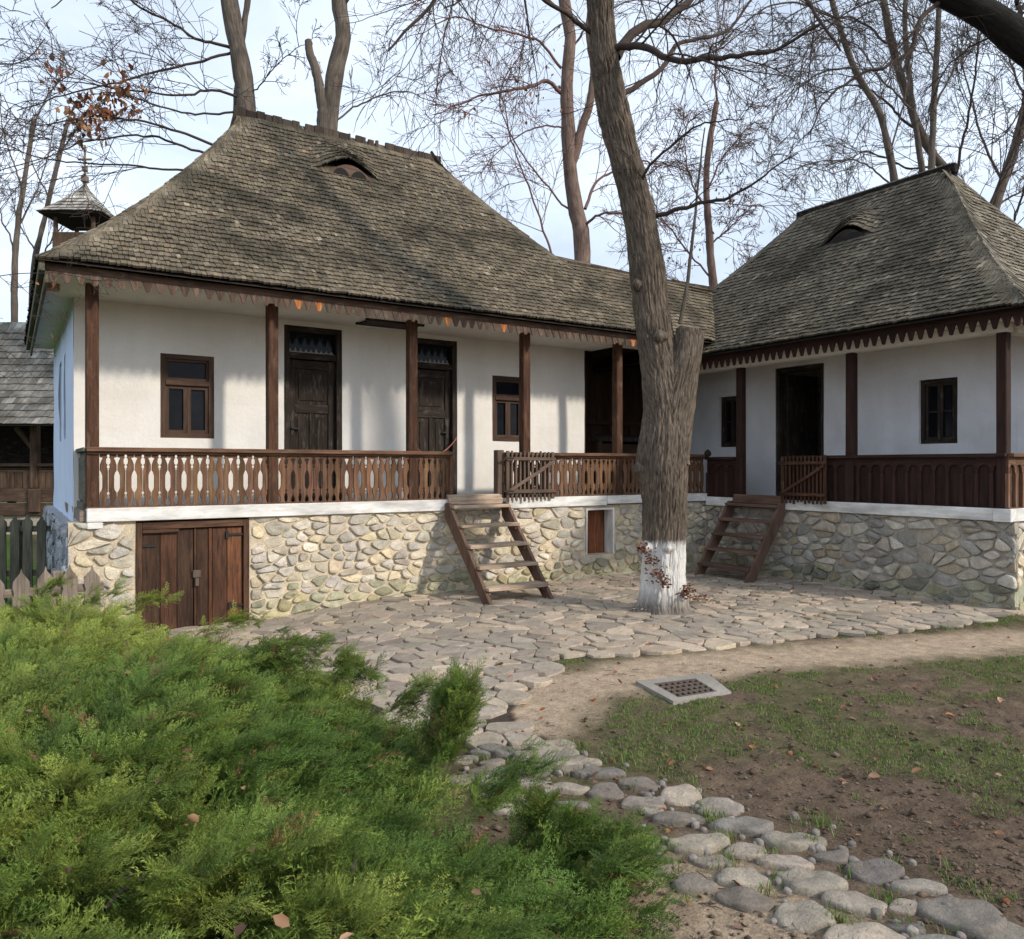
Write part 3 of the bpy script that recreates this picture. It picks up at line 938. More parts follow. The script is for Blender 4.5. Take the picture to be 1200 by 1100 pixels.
mb.box(FL, 8.83, 9.64, -.10, -.06, 1.2, 1.745); mb.box(FL, 8.76, 9.66, -.14, -.02, 1.747, 1.79); mb.box(FL, 8.85, 9.64, -.06, -.03, 1.17, 1.24); mb.box(FL, 8.85, 9.64, -.06, -.045, 1.26, 1.7)
mb.build('end_railing', M['fence_dark'], MH, bevel=.005)
def gate(parent, fr, a0, a1, n, z0, z1, k, label, mat=None):
    mb = MB()
    for i in range(k):
        x = a0 + .03 + (a1 - a0 - .06) * i / (k - 1)
        w = .014 if 0 < i < k - 1 else .024
        j = random.uniform(-.02, .02)
        mb.box(fr, x - w, x + w, n, n + .022, z0 + j, z1 + random.uniform(-.01, .01), (random.uniform(.8, 1.2),) * 3, jit=.003)
    for z in (z0 + .10, z1 - .12): mb.box(fr, a0, a1, n + .024, n + .05, z, z + .045, jit=.004)
    A = fr(a0 + .05, n + .04, z0 + .14); B = fr(a1 - .03, n + .04, z1 - .13)
    mb.beam(A, B, .024, .042)
    o = mb.build('gate', mat or M['gate'], parent, bevel=.004); o['label'] = label
    for z in (z0 + .12, z1 - .10):
        mb = MB(); mb.box(fr, a0 - .05, a0 + .10, n + .052, n + .058, z, z + .022); mb.build('hinge', M['iron'], o)
gate(MH, FM, 5.56, 6.36, .065, 1.155, 1.80, 12, 'grey picket gate swung open against the railing')
# windows and doors of the verandah
window(MH, FM, *W1, WN, M['frame'], 'hopper'); window(MH, FM, *W2, WN, M['frame'], 'hopper')
panel_door(MH, FM, D1[0], D1[1], 1.17, D1[3], WN, 2.96, 'dark panelled door with worn lower panels')
panel_door(MH, FM, D2[0], D2[1], 1.17, D2[3], WN, 2.96, 'dark panelled door behind a red cord', 'r')
# valance: weathered teeth, a few replaced with fresh orange ones
fresh = {20: 1, 22: 1, 36: 1, 43: 1, 62: 1}
def ctooth(i):
    if i in fresh: return (3.6, 2.2, 1.1)
    k = random.uniform(.75, 1.2); return (k, k * 1.02, k * 1.05)
valance(MH, FM, .30, 9.2, 3.515, 3.452, 3.345, .29, .117, M['fascia'], ctooth, (2.4, 2.5, 2.6))
mb = MB()
mb.box(FL, 8.5, 14.3, .28, .31, 3.33, 3.52); mb.box(FL, 8.42, 14.35, .31, .36, 3.42, 3.52)
mb.build('side_fascia', M['fence_dark'], MH, bevel=.006)
mb = MB(); mb.box(FL, 9.0, 9.08, .16, .30, 3.36, 3.44); mb.build('rafter_end', M['tread'], MH, bevel=.01)
# roof
RK = .75
mf = lambda a, v, z: (a, 8.39 + v, z)
def a0m(t): return .22 + 2.58 * t
def a1m(t): return 9.36 + 3.25 * t if t < .462 else 8.71 - 2.78 * t
mb = MB()
DM = dormer_disp(4.15, .52, .765, .985, .24)
rt1 = roof_tint((.160, .131, .090), .16, .025)
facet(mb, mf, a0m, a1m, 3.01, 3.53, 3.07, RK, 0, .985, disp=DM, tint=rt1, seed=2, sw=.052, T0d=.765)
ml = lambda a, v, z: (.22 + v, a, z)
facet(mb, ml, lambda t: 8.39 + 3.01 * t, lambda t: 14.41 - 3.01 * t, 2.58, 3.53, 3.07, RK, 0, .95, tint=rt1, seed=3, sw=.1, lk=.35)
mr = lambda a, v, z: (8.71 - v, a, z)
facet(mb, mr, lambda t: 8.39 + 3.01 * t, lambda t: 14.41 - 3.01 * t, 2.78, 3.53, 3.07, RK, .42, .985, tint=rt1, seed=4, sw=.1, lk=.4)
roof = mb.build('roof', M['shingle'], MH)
mb = MB()
sheet(mb, mf, a0m, a1m, 3.01, 3.53, 3.07, RK, 0, .455); sheet(mb, mf, a0m, a1m, 3.01, 3.53, 3.07, RK, .463, 1)
mbk = lambda a, v, z: (a, 14.41 - v, z)
sheet(mb, mbk, a0m, lambda t: 8.71 - 2.78 * t, 3.01, 3.53, 3.07, RK, 0, 1)
sheet(mb, ml, lambda t: 8.39 + 3.01 * t, lambda t: 14.41 - 3.01 * t, 2.58, 3.53, 3.07, RK, 0, 1)
sheet(mb, mr, lambda t: 8.39 + 3.01 * t, lambda t: 14.41 - 3.01 * t, 2.78, 3.53, 3.07, RK, 0, 1)
# low link roof, far slope
sheet(mb, lambda a, v, z: (a, 11.21 - v, z), lambda t: 7.0, lambda t: 10.9, 3.01, 3.53, 3.07, RK, 0, .46)
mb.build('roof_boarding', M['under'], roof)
for f0, f1 in ((0, .285), (.31, .525), (.55, .60), (.612, .642), (.65, .665), (.70, 1.0)):
    x = 2.70 + f0 * 3.3; e = 2.70 + f1 * 3.3; mb = MB()
    while x < e - .02:
        w = min(random.uniform(.10, .17), e - x)
        j = random.uniform(-.012, .012)
        mb.box(lambda a, n, z: (a, 11.4 - n, z), x, x + w - .004, -.02, .02 + j * .3, 6.52, 6.715 + j, (random.uniform(.7, 1.3),) * 3, grain=2)
        x += w
    mb.build('ridge_cap', M['ridge'], roof, bevel=.004)
x = 7.40; mb = MB()
while x < 10.6:
    w = random.uniform(.12, .2)
    mb.box(lambda a, n, z: (a, 9.78 - n, z), x, x + w - .003, -.02, .02, 4.70, 4.835 + random.uniform(-.01, .012), (random.uniform(.7, 1.3),) * 3, grain=2)
    x += w
mb.build('ridge_cap', M['ridge'], roof, bevel=.004)
def dormer_face(parent, mp2, ac, w, vv, z0, h, mat, two=True):
    """half-moon board with two dark holes closing the eyebrow"""
    mb = MB(); K = 18
    top = [(ac - w + 2 * w * i / K, z0 + h * bell(ac - w + 2 * w * i / K, ac, w)) for i in range(K + 1)]
    fr = lambda a, n, z: mp2(a, vv - n, z)
    mb.prism(fr, [(ac + w, z0 - .08), (ac - w, z0 - .08)] + top, -.03, 0.0, grain='a')
    o = mb.build('dormer', mat, parent)
    for s in (-1, 1):
        m2 = MB(); c = ac + s * w * .27; r_ = w * .25; q = [(c + r_ * math.cos(math.pi * i / 12), z0 + .02 + h * .62 * math.sin(math.pi * i / 12)) for i in range(13)]
        m2.prism(fr, q, .001, .006); m2.build('vent_hole', M['room'], o)
tD = .765
dormer_face(MH, lambda a, v, z: mf(a, v, z), 4.15, .50, 3.01 * tD - .01, 3.53 + 3.07 * (RK * tD + .25 * tD * tD) - .02, .235, M['fascia'])
# stone base
warm = ((.62, .545, .42), (.56, .505, .41), (.50, .46, .40), (.62, .52, .355), (.50, .46, .39), (.58, .51, .375), (.68, .61, .50), (.45, .40, .32))
CD = (1.105, 2.247, -.3, 1.05); CW = (6.99, 7.52, .33, 1.01)
sb = rubble('stone_base', MH, FM, .50, 9.45, -.25, 1.05, -.03, (CD, CW), warm, (.60, .505, .365), s=.168, flatk=.55, seed=5, ends=(9.45,))
rubble('stone_base', MH, lambda a, n, z: (.50 - n, a, z), 8.82, 14.2, -.25, 1.0, 0, (), ((.34, .35, .37), (.30, .32, .35)), (.33, .34, .36), s=.22, seed=6)
# cellar door
mb = MB(); z0, z1 = -.13, 1.03
mb.box(FM, 1.105, 1.165, -.12, -.012, z0, z1); mb.box(FM, 2.185, 2.247, -.12, -.012, z0, z1); mb.box(FM, 1.165, 2.185, -.12, -.010, z1 - .075, z1)
mb.box(FM, 1.165, 1.52, -.11, -.006, z1 - .115, z1 - .078); mb.box(FM, 1.0, 1.1, -.2, -.02, z0 - .1, z0 + .02)
cd = mb.build('cellar_door', M['cellar'], MH, bevel=.006); cd['label'] = 'low double plank cellar door'
x = 1.168
for w, c in ((.175, (.6, .6, .62)), (.165, (.85, .75, .7)), (.165, (.58, .6, .62)), (.03, (.8, .75, .7)), (.12, (.62, .62, .62)), (.04, (1.1, .9, .75)), (.155, (.85, .75, .7)), (.165, (1.7, 1.35, 1.1))):
    mb = MB(); d = -.05 + random.uniform(-.004, .004) + (.012 if w < .05 else 0)
    mb.box(FM, x, x + w - .005, -.08, d, z0 + .03 + random.uniform(-.01, .01), z1 - .085, c, grain=2)
    mb.build('plank', M['cellar'], cd, bevel=.004)
    x += w
for a, z, w in ((1.14, .77, .16), (2.0, .85, .22), (2.03, .07, .18)):
    mb = MB(); mb.box(FM, a, a + w, -.042, -.034, z, z + .028); mb.box(FM, a, a + .03, -.0415, -.03, z - .03, z + .055)
    mb.build('hinge', M['iron'], cd, bevel=.002)
mb = MB(); mb.box(FM, 1.66, 1.74, -.042, -.025, .42, .50); mb.box(FM, 1.68, 1.72, -.03, -.008, .33, .42); mb.build('padlock', M['rust'], cd, bevel=.005)
mb = MB(); mb.box(FM, 1.0, 2.3, -.6, -.14, -.2, 1.05); mb.build('cellar', M['room'], MH)
# little cellar window with a plank shutter in a white frame
mb = MB(); a0, a1, z0, z1 = CW
for q in ((a0, a0 + .022, z0, z1), (a1 - .03, a1, z0, z1), (a0 + .022, a1 - .03, z1 - .03, z1)): mb.box(FM, q[0], q[1], -.26, -.005, q[2], q[3])
cw = mb.build('cellar_window', M['beam_white'], MH, bevel=.004); cw['label'] = 'small white framed cellar opening with brown shutter'
mb = MB(); w = (a1 - a0 - .05) / 3
for i in range(3): mb.box(FM, a0 + .022 + w * i, a0 + .02 + w * (i + 1), -.23, -.20, z0, z1 - .03, (2.0 * random.uniform(.8, 1.1), 1.45, 1.15), grain=2)
mb.build('shutter', M['cellar'], cw, bevel=.003)
# open passage between house and wing
mb = MB()
x = 7.63
while x < 10.25:
    w = random.uniform(.14, .2); mb.box(FM, x, min(x + w - .006, 10.26), -2.26, -2.23, 1.17, 4.4, (random.uniform(.6, 1.3),) * 3, grain=2); x += w
mb.box(FM, 7.64, 10.26, -2.22, -2.14, 2.36, 2.44); mb.box(FM, 7.64, 10.26, -2.22, -2.14, 1.20, 1.28); mb.box(FM, 7.60, 7.66, -1.16, -.87, 1.17, 3.43)
pw = mb.build('passage_wall', M['passage'], MH)
mb = MB(); mb.box(FM, 7.55, 7.60, -2.22, -1.17, 1.17, 4.2); mb.build('passage_side', M['dark'], MH)

# ------------------------------------------------------------------ wing
WG = thing('wing_house', (9.41, 6.5, 0), 'smaller white house with scalloped eaves and arched railing, in shade', 'house')
RD = (-8.10, -7.22, 1.05, 3.16); RW = (-5.77, -5.27, 1.90, 2.756); RS = (-9.27, -8.80, 1.93, 2.79)
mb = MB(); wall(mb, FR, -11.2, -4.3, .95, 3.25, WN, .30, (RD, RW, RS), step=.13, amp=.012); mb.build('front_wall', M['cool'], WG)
mb = MB(); wall(mb, FE, 10.27, 14.2, .95, 3.25, 0, .3, (), step=.25, amp=.01)
mb.box(FR, -11.2, -4.3, -4.8, -4.75, .95, 3.25); mb.box(FE, 10.3, 14.2, -6.9, -6.85, .95, 3.25); mb.build('rear_wall', M['cool'], WG)
mb = MB(); mb.box(FR, -8.78, -4.28, -2.6, -.02, 1.02, 1.12); mb.box(FR, -11.0, -4.4, -4.8, -2.6, 1.02, 1.12); mb.build('verandah_floor', M['grey_wood'], WG)
mb = MB(); mb.box(FR, -8.9, -4.05, -.84, .27, 3.225, 3.25); mb.box(FR, -11.1, -4.4, -4.8, -.90, 3.225, 3.25); mb.build('soffit', M['soffit'], WG)
mb = MB(); mb.box(FR, -9.4, -4.27, -.13, .045, 3.115, 3.222, jit=.002); mb.box(FE, 9.55, 10.25, -.12, .03, 3.115, 3.22); mb.build('eave_beam', M['soffit'], WG, bevel=.006)
for q in ((FR, -8.74, -8.2, -.10, .035, .995, 1.135), (FR, -7.25, -4.42, -.10, .033, .995, 1.135), (FR, -4.42, -4.23, -.10, .036, .985, 1.135), (FE, 9.45, 14.2, -.08, .03, .985, 1.135)):
    mb = MB(); mb.box(*q, jit=.002); mb.build('sill_beam', M['beam_white'], WG, bevel=.006)
for y in (8.11, 6.24, 4.35):
    mb = MB(); mb.box(FR, -y - .058, -y + .058, -.118, -.004, 1.135, 3.115, jit=.004); mb.build('post', M['maroon'], WG, bevel=.008)
def arch_rail(parent, fr, a0, a1, z0, z1, n, pitch=.17, mat=None):
    mb = MB()
    mb.box(fr, a0, a1, n - .085, n + .058, z1, z1 + .042, jit=.002); 
    o = mb.build('railing', mat, parent, bevel=.004)
    mb = MB(); mb.box(fr, a0, a1, n - .04, n + .014, z0 - .012, z0); mb.build('bottom_rail', mat, o)
    m2 = MB(); k = max(1, int(round((a1 - a0) / pitch))); p = (a1 - a0) / k
    for i in range(k):
        s = random.uniform(.6, 1.0); m2.box(fr, a0 + p * i + .002, a0 + p * (i + 1) - .002, n - .045, n - .025, z0, z1, (s, s * .95, s * .95), grain=2)
    m2.build('panel_boards', mat, o)
    m3 = MB()
    for i in range(k):
        x0, x1 = a0 + p * i, a0 + p * (i + 1); c = (x0 + x1) / 2; r_ = p / 2 - .022; za = z1 - .085 - r_
        q = [(x0, z1), (x0, za - .05), (c - r_, za)] + [(c - r_ * math.cos(math.pi * j / 10), za + r_ * math.sin(math.pi * j / 10)) for j in range(11)][1:-1] + [(c + r_, za), (x1, za - .05), (x1, z1)]
        m3.prism(fr, q, n - .024, n + .002, grain='a')
        s = random.uniform(.9, 1.5); m3.box(fr, x0 - .020, x0 + .020, n - .024, n + .010, z0, za - .03, (s, s, s), grain=2)
    m3.box(fr, a1 - .022, a1, n - .024, n + .01, z0, z1 - .1)
    m3.build('arched_battens', mat, o)
    return o
arch_rail(WG, FR, -8.76, -8.17, 1.147, 1.708, -.02, mat=M['maroon'])
arch_rail(WG, FR, -7.28, -4.29, 1.147, 1.708, -.02, mat=M['maroon'])
arch_rail(WG, FE, 9.43, 10.27, 1.147, 1.708, -.02, mat=M['wood'])
gate(WG, FR, -7.27, -6.52, .062, 1.10, 1.745, 12, mat=M['post'], label='dark picket gate folded open against arched railing')
window(WG, FR, *RW, WN - .03, M['dark'], 'four'); window(WG, FR, *RS, WN - .05, M['dark'], 'four')
mb = MB(); mb.box(FR, RD[0], RD[0] + .06, WN - .2, WN - .01, 1.12, 3.15); mb.box(FR, RD[1] - .06, RD[1], WN - .2, WN - .01, 1.12, 3.15); mb.box(FR, RD[0] + .06, RD[1] - .06, WN - .2, WN - .01, 3.09, 3.15)
dr = mb.build('doorway', M['dark'], WG, bevel=.005); dr['label'] = 'tall dark doorway standing open'
mb = MB(); fo = lambda a, n, z: FR(RD[0] + .06 + n, WN - .2 + a, z); mb.box(fo, -.75, 0, 0, .04, 1.13, 3.08); mb.build('door_leaf', M['dark'], dr)
mb = MB(); K = 14
rows = []
for i in range(9):
    t = i / 8; r_ = .05 * (math.sin(math.pi * min(t * 1.02, 1) ** .8) ** .6 + .12) if t < 1 else .004
    rows.append([(9.38 + r_ * math.cos(2 * math.pi * j / K), 8.70 + r_ * math.sin(2 * math.pi * j / K), 1.75 + .125 * t) for j in range(K)])
mb.grid(rows, closed=True); mb.build('rail_knob', M['dark'], WG, smooth=True)
def cm(i):
    k = random.uniform(.8, 1.15); return (k, k, k)
valance(WG, FR, -8.93, -3.98, 3.32, 3.245, 3.11, .31, .117, M['maroon'], cm, (1.3, 1.3, 1.3))
valance(WG, FE, 9.1, 14.6, 3.32, 3.245, 3.11, .28, .117, M['maroon'], cm, (1.3, 1.3, 1.3))
wf = lambda a, v, z: (8.95 + v, -a, z)
we = lambda a, v, z: (a, 3.88 + v, z)
A0 = lambda t: -(11.41 - 2.6 * t); A1 = lambda t: -(3.88 + 2.38 * t)
B0 = lambda t: 8.95 + 2.95 * t; B1 = lambda t: 14.85 - 2.95 * t
mb = MB(); DW = dormer_disp(-7.35, .48, .70, .93, .23)
rt2 = roof_tint((.157, .133, .095), .16, .025)
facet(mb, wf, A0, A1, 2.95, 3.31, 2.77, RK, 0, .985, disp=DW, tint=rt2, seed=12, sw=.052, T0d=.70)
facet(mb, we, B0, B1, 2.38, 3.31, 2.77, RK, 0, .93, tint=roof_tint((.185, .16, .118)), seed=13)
wroof = mb.build('roof', M['shingle'], WG)
mb = MB()
sheet(mb, wf, A0, A1, 2.95, 3.31, 2.77, RK, 0, 1); sheet(mb, we, B0, B1, 2.38, 3.31, 2.77, RK, 0, 1)
sheet(mb, lambda a, v, z: (14.85 - v, -a, z), A0, A1, 2.95, 3.31, 2.77, RK, 0, 1)
sheet(mb, lambda a, v, z: (a, 11.41 - v, z), B0, B1, 2.6, 3.31, 2.77, RK, 0, 1)
mb.build('roof_boarding', M['under'], wroof)
mb = MB(); y = 6.12
while y < 8.88:
    w = min(random.uniform(.3, .6), 8.9 - y + .004); mb.box(lambda a, n, z: (11.9 - n, a, z), y, y + w - .003, -.05, .05, 6.0, 6.145 + random.uniform(-.008, .008)); y += w
mb.prism(lambda a, n, z: (11.9 + a, 6.22 - n, z), [(-.30, 5.72), (.30, 5.72), (.04, 6.1), (-.04, 6.1)], 0, .05)
mb.build('ridge_cap', M['bark_dark'], wroof, bevel=.006)
tW = .70
dormer_face(WG, lambda a, v, z: wf(a, v, z), -7.35, .46, 2.95 * tW - .01, 3.31 + 2.77 * (RK * tW + .25 * tW * tW) - .02, .225, M['dark'])
cold = ((.40, .36, .29), (.33, .31, .27), (.44, .39, .31), (.29, .27, .24), (.43, .36, .26), (.50, .455, .385))
rubble('stone_base', WG, FR, -8.80, -4.20, -.25, .995, -.03, (), cold, (.37, .335, .28), s=.185, flatk=.55, seed=8, ends=())
rubble('stone_base', WG, FE, 9.44, 11.5, -.25, .985, .03, (), warm, (.42, .36, .27), s=.22, seed=9)

# ------------------------------------------------------------------ wooden steps
def steps(name, fr, a0, a1, zt, n_top, n_foot, k, mats, label, zf=(0, 0), group='plank steps up to the verandahs'):
    """open plank steps: two slanting stringers, treads let in between"""
    c = fr((a0 + a1) / 2, n_foot, 0)
    t = thing(name, (c[0], c[1], 0), label, 'steps', group)
    w = .045
    for i, a in enumerate((a0, a1 - w)):
        mb = MB(); z0 = zf[i]
        q = lambda n, z: (n, z)
        prof = [(n_top, zt - .02), (n_top + .02, zt), (n_top + .10, zt), (n_foot + .16, z0), (n_foot - .03, z0), (n_top, zt - .19)]
        f2 = lambda n, aa, z: fr(aa, n, z)
        mb.prism(f2, prof, a, a + w, (random.uniform(.85, 1.1),) * 3, grain='z')
        mb.build('stringer', mats[0], t, bevel=.004)
    for i in range(k):
        z = zt - .035 - (zt - .035) * (i + .0) / (k + .15) * 1.0 if i else zt - .055
        z = (zt - .05) - i * (zt - .05 - .17) / (k - 1)
        u = (zt - z) / zt
        nc = n_top + .06 + (n_foot + .06 - n_top) * u
        mb = MB(); e = .0
        mb.box(fr, a0 + w * .55, a1 - w * .55, nc - .12, nc + .10, z - .02, z + .022, (random.uniform(.8, 1.15),) * 3, jit=.006)
        if i == 0:
            mb.box(fr, a0 + w, a1 - w, n_top - .04, n_top + .02, z + .03, z + .15, jit=.004)
            mb.box(fr, a0 + w, a1 - w, n_top + .02, n_top + .04, z + .022, z + .10, jit=.004)
        tr = mb.build('tread', mats[1], t, bevel=.006)
        if i:
            for a in (a0 + w, a1 - w - .03):
                mb = MB(); mb.box(fr, a, a + .03, nc - .10, nc + .06, z - .065, z - .022); mb.build('cleat', mats[0], tr, bevel=.003)
    return t
steps('wooden_steps', FM, 4.66, 5.56, 1.15, .04, 1.02, 5, (M['stringer'], M['tread']), 'worn plank steps with pale treads leaning against sunlit stone wall', (-.02, 0))
steps('wooden_steps', FR, -8.20, -7.22, 1.09, .04, .72, 5, (M['stringer'], M['stringer']), 'reddish brown plank steps leading up to shaded verandah doorway')

# cord across the second doorway
mb = MB(); A = Vector(FM(4.31, -.13, 1.86)); B = Vector(FM(5.32, WN + .02, 2.0)); K = 18; rows = []
for i in range(K + 1):
    t = i / K; p = A.lerp(B, t) - Vector((0, 0, .17 * 4 * t * (1 - t)))
    rows.append([(p.x + .008 * math.cos(x), p.y, p.z + .008 * math.sin(x)) for x in (0, 1.26, 2.5, 3.8, 5.0)])
mb.grid(rows, closed=True); ro = mb.build('cord', M['rope'], None, smooth=True, loc=tuple(A))
tag(ro, 'thin red cord slung across the dark second doorway', 'cord')
# chest in the passage
ch = thing('wooden_chest', (8.7, 10.3, 1.17), 'dark wooden chest with curved lid inside the open passage', 'chest')
mb = MB(); mb.box(FM, 8.25, 9.3, -1.75, -1.25, 1.27, 1.98); mb.box(FM, 8.2, 8.3, -1.78, -1.22, 1.17, 2.02); mb.box(FM, 9.25, 9.35, -1.78, -1.22, 1.17, 2.02); mb.build('body', M['passage'], ch, bevel=.008)
mb = MB(); mb.prism(lambda n, a, z: FM(a, n, z), [(-1.78, 2.02), (-1.72, 2.10), (-1.5, 2.15), (-1.28, 2.10), (-1.22, 2.02)], 8.18, 9.37); mb.build('lid', M['dark'], ch, bevel=.006)

# ------------------------------------------------------------------ drain
dq = [G(745, 799)[:2], G(829, 790)[:2], G(857, 812)[:2], G(789, 823)[:2]]; di = [G(767, 803)[:2], G(816, 797)[:2], G(839, 811)[:2], G(794, 818)[:2]]
c = G(800, 806); dt = thing('drain', (c[0], c[1], 0), 'square concrete drain surround with rusty iron grate set in the soil', 'drain')
mb = MB()
for i in range(4):
    j = (i + 1) % 4
    o = [dq[i], dq[j], di[j], di[i]]
    mb.face([(x, y, .013) for x, y in o]); mb.face([(dq[i][0], dq[i][1], -.05), (dq[j][0], dq[j][1], -.05), (dq[j][0], dq[j][1], .013), (dq[i][0], dq[i][1], .013)])
    mb.face([(di[i][0], di[i][1], .013), (di[j][0], di[j][1], .013), (di[j][0], di[j][1], -.03), (di[i][0], di[i][1], -.03)])
mb.build('surround', M['concrete'], dt)
mb = MB(); mb.face([(x, y, -.006) for x, y in di]); mb.build('pit', M['room'], dt)
def dl(u, v):
    a = [di[0][k] + (di[1][k] - di[0][k]) * u for k in (0, 1)]; b = [di[3][k] + (di[2][k] - di[3][k]) * u for k in (0, 1)]
    return Vector((a[0] + (b[0] - a[0]) * v, a[1] + (b[1] - a[1]) * v, .005))
mb = MB()
for i in range(8): mb.beam(dl(i / 7, 0), dl(i / 7, 1), .018, .014)
for i in range(5):
    z = Vector((0, 0, .003)); mb.beam(dl(0, i / 4) + z, dl(1, i / 4) + z, .022, .014)
mb.build('grate', M['rust'], dt)

# ------------------------------------------------------------------ fences
def picket(a, w, z0, z1, ogee):
    h = w * (1.25 if ogee else 1.0); s = z1 - h
    if ogee: return [(a - w / 2, z0), (a + w / 2, z0), (a + w * .5, s - .10), (a + w * .40, s - .05), (a + w * .5, s), (a + w * .46, s + h * .3), (a + w * .28, s + h * .52), (a + w * .09, s + h * .72), (a, z1), (a - w * .09, s + h * .72), (a - w * .28, s + h * .52), (a - w * .46, s + h * .3), (a - w * .5, s), (a - w * .40, s - .05), (a - w * .5, s - .10)]
    return [(a - w / 2, z0), (a + w / 2, z0), (a + w * .42, s - .06), (a + w * .5, s), (a + w * .46, s + h * .35), (a + w * .2, s + h * .65), (a + w * .08, z1), (a - w * .08, z1), (a - w * .2, s + h * .65), (a - w * .46, s + h * .35), (a - w * .5, s), (a - w * .42, s - .06)]
def fence(label, A, B, zt, w, pitch, mat, ogee, rails, post_at, zp):
    A = Vector((A[0], A[1], 0)); B = Vector((B[0], B[1], 0)); d = (B - A); L = d.length; d.normalize(); nn = Vector((d.y, -d.x, 0))
    fr = lambda a, n, z: A + d * a + nn * n + Vector((0, 0, z))
    m = A.lerp(B, .5); t = thing('picket_fence', (m.x, m.y, 0), label, 'fence', 'picket fences at the left')
    k = int(L / pitch)
    for i in range(k):
        mb = MB(); a = L - pitch * (i + .5)
        mb.prism(fr, picket(a + random.uniform(-.01, .01), w, .02, zt + random.uniform(-.012, .012), ogee), 0, .022, (random.uniform(.8, 1.15),) * 3)
        mb.build('picket', mat, t, bevel=.003)
    for z in rails:
        mb = MB(); mb.box(fr, 0, L, -.045, -.002, z, z + .07); mb.build('rail', mat, t, bevel=.005)
    for a in post_at:
        mb = MB(); mb.box(fr, a - .05, a + .05, -.14, -.046, 0, zp); mb.build('post', mat, t, bevel=.008)
pA, pB = S(-60, 700, 9.0), S(58, 700, 9.2)
fence('dark weathered picket fence with the lawn behind, beside blue wall', pA, pB, 1.03, .112, .148, M['fence_dark'], False, (.32, .84), (.72, 1.6), .98)
fence('short pale picket fence half buried in the juniper', S(-60, 700, 6.3), S(122, 700, 6.95), .745, .13, .178, M['grey_wood'], True, (.2, .5), (.78,), .69)
# ------------------------------------------------------------------ far buildings
NB = thing('log_house', C(-13, 20, 0), 'old log house with grey shingle roof and carved porch beyond the lawn', 'house')
def FN(a, n, z): return C(a, 20 - n, z)
mb = MB()
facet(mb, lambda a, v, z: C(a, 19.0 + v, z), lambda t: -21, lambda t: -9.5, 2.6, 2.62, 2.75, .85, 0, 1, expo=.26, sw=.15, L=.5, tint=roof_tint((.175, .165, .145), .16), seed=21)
nr = mb.build('roof', M['shingle'], NB)
mb = MB(); sheet(mb, lambda a, v, z: C(a, 19.0 + v, z), lambda t: -21, lambda t: -9.5, 2.6, 2.62, 2.75, .85, 0, 1); sheet(mb, lambda a, v, z: C(a, 24.2 - v, z), lambda t: -21, lambda t: -9.5, 2.6, 2.62, 2.75, .85, 0, 1); mb.build('roof_boarding', M['under'], nr)
mb = MB()
for z in (.35, .72): mb.box(FN, -20, -9.8, -.15, .12, z, z + .34, (random.uniform(.8, 1.1),) * 3, jit=.01)
mb.box(FN, -12.35, -12.05, .12, .2, .45, 1.05)
mb.build('log_beam', M['log'], NB, bevel=.02)
mb = MB(); wall(mb, FN, -20, -9.8, -.2, .35, .05, .2, (), .3, .03, (.45, .40, .31)); mb.build('stone_base', M['rubble'], NB)
for a in (-18.5, -16.8, -14.4, -12.28, -10.3):
    mb = MB(); mb.box(FN, a - .09, a + .09, -.09, .09, 1.07, 2.75); mb.beam(FN(a, 0, 2.0), FN(a - .5, 0, 2.6), .1, .1); mb.build('post', M['log'], NB, bevel=.01)
mb = MB(); mb.box(FN, -20, -9.8, -.07, .07, 1.60, 1.68)
rl = mb.build('railing', M['log'], NB, bevel=.01)
mb = MB(); x = -20
while x < -9.9:
    mb.box(FN, x + .012, x + .19, -.02, .02, 1.07, 1.48, (random.uniform(.8, 1.2),) * 3, grain=2); x += .2
mb.box(FN, -20, -9.8, -.03, .03, 1.48, 1.54); mb.build('baluster_boards', M['log'], rl)
mb = MB(); mb.box(FN, -18.0, -9.8, -2.6, -2.5, .9, 3.6); mb.box(FN, -12.5, -9.8, -2.5, -1.4, .9, 2.7); mb.build('rear_wall', M['dark'], NB)

BT = thing('bell_tower', C(-13.75, 25, 0), 'small wooden bell tower with shingled cap and cross behind the roof', 'tower')
def FT(a, n, z): return C(-13.75 + a * .84, 25 - n * .84, z)
mb = MB(); mb.box(FT, -.72, .72, -.72, .72, 0, 8.35); mb.build('shaft', M['log'], BT)
mb = MB()
for s in (-1, 1):
    mb.box(FT, -.78, .78, s * .76 - .03, s * .76 + .03, 8.3, 8.95, grain=2); mb.box(FT, s * .76 - .03, s * .76 + .03, -.72, .72, 8.3, 8.95, grain=2)
mb.build('parapet', M['log'], BT)
for a in (-.7, .7):
    for n in (-.7, .7):
        mb = MB(); mb.box(FT, a - .06, a + .06, n - .06, n + .06, 8.95, 9.75); mb.build('post', M['log'], BT, bevel=.01)
mb = MB()
for k in range(4):
    ca, sa = ((1, 0), (0, 1), (-1, 0), (0, -1))[k]
    def mq(a, v, z, ca=ca, sa=sa):
        u, w = a, 1.15 - v
        return FT(u * ca - w * sa, u * sa + w * ca, z)
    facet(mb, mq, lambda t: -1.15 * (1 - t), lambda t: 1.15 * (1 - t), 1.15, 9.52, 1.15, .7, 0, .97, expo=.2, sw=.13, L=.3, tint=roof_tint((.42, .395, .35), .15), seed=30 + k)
tr = mb.build('roof', M['shingle'], BT)
mb = MB()
for k in range(4):
    ca, sa = ((1, 0), (0, 1), (-1, 0), (0, -1))[k]
    sheet(mb, lambda a, v, z: FT(a * ca - (1.15 - v) * sa, a * sa + (1.15 - v) * ca, z), lambda t: -1.15 * (1 - t), lambda t: 1.15 * (1 - t), 1.15, 9.52, 1.15, .7, 0, 1)
mb.box(FT, -1.1, 1.1, -1.1, 1.1, 9.46, 9.50)
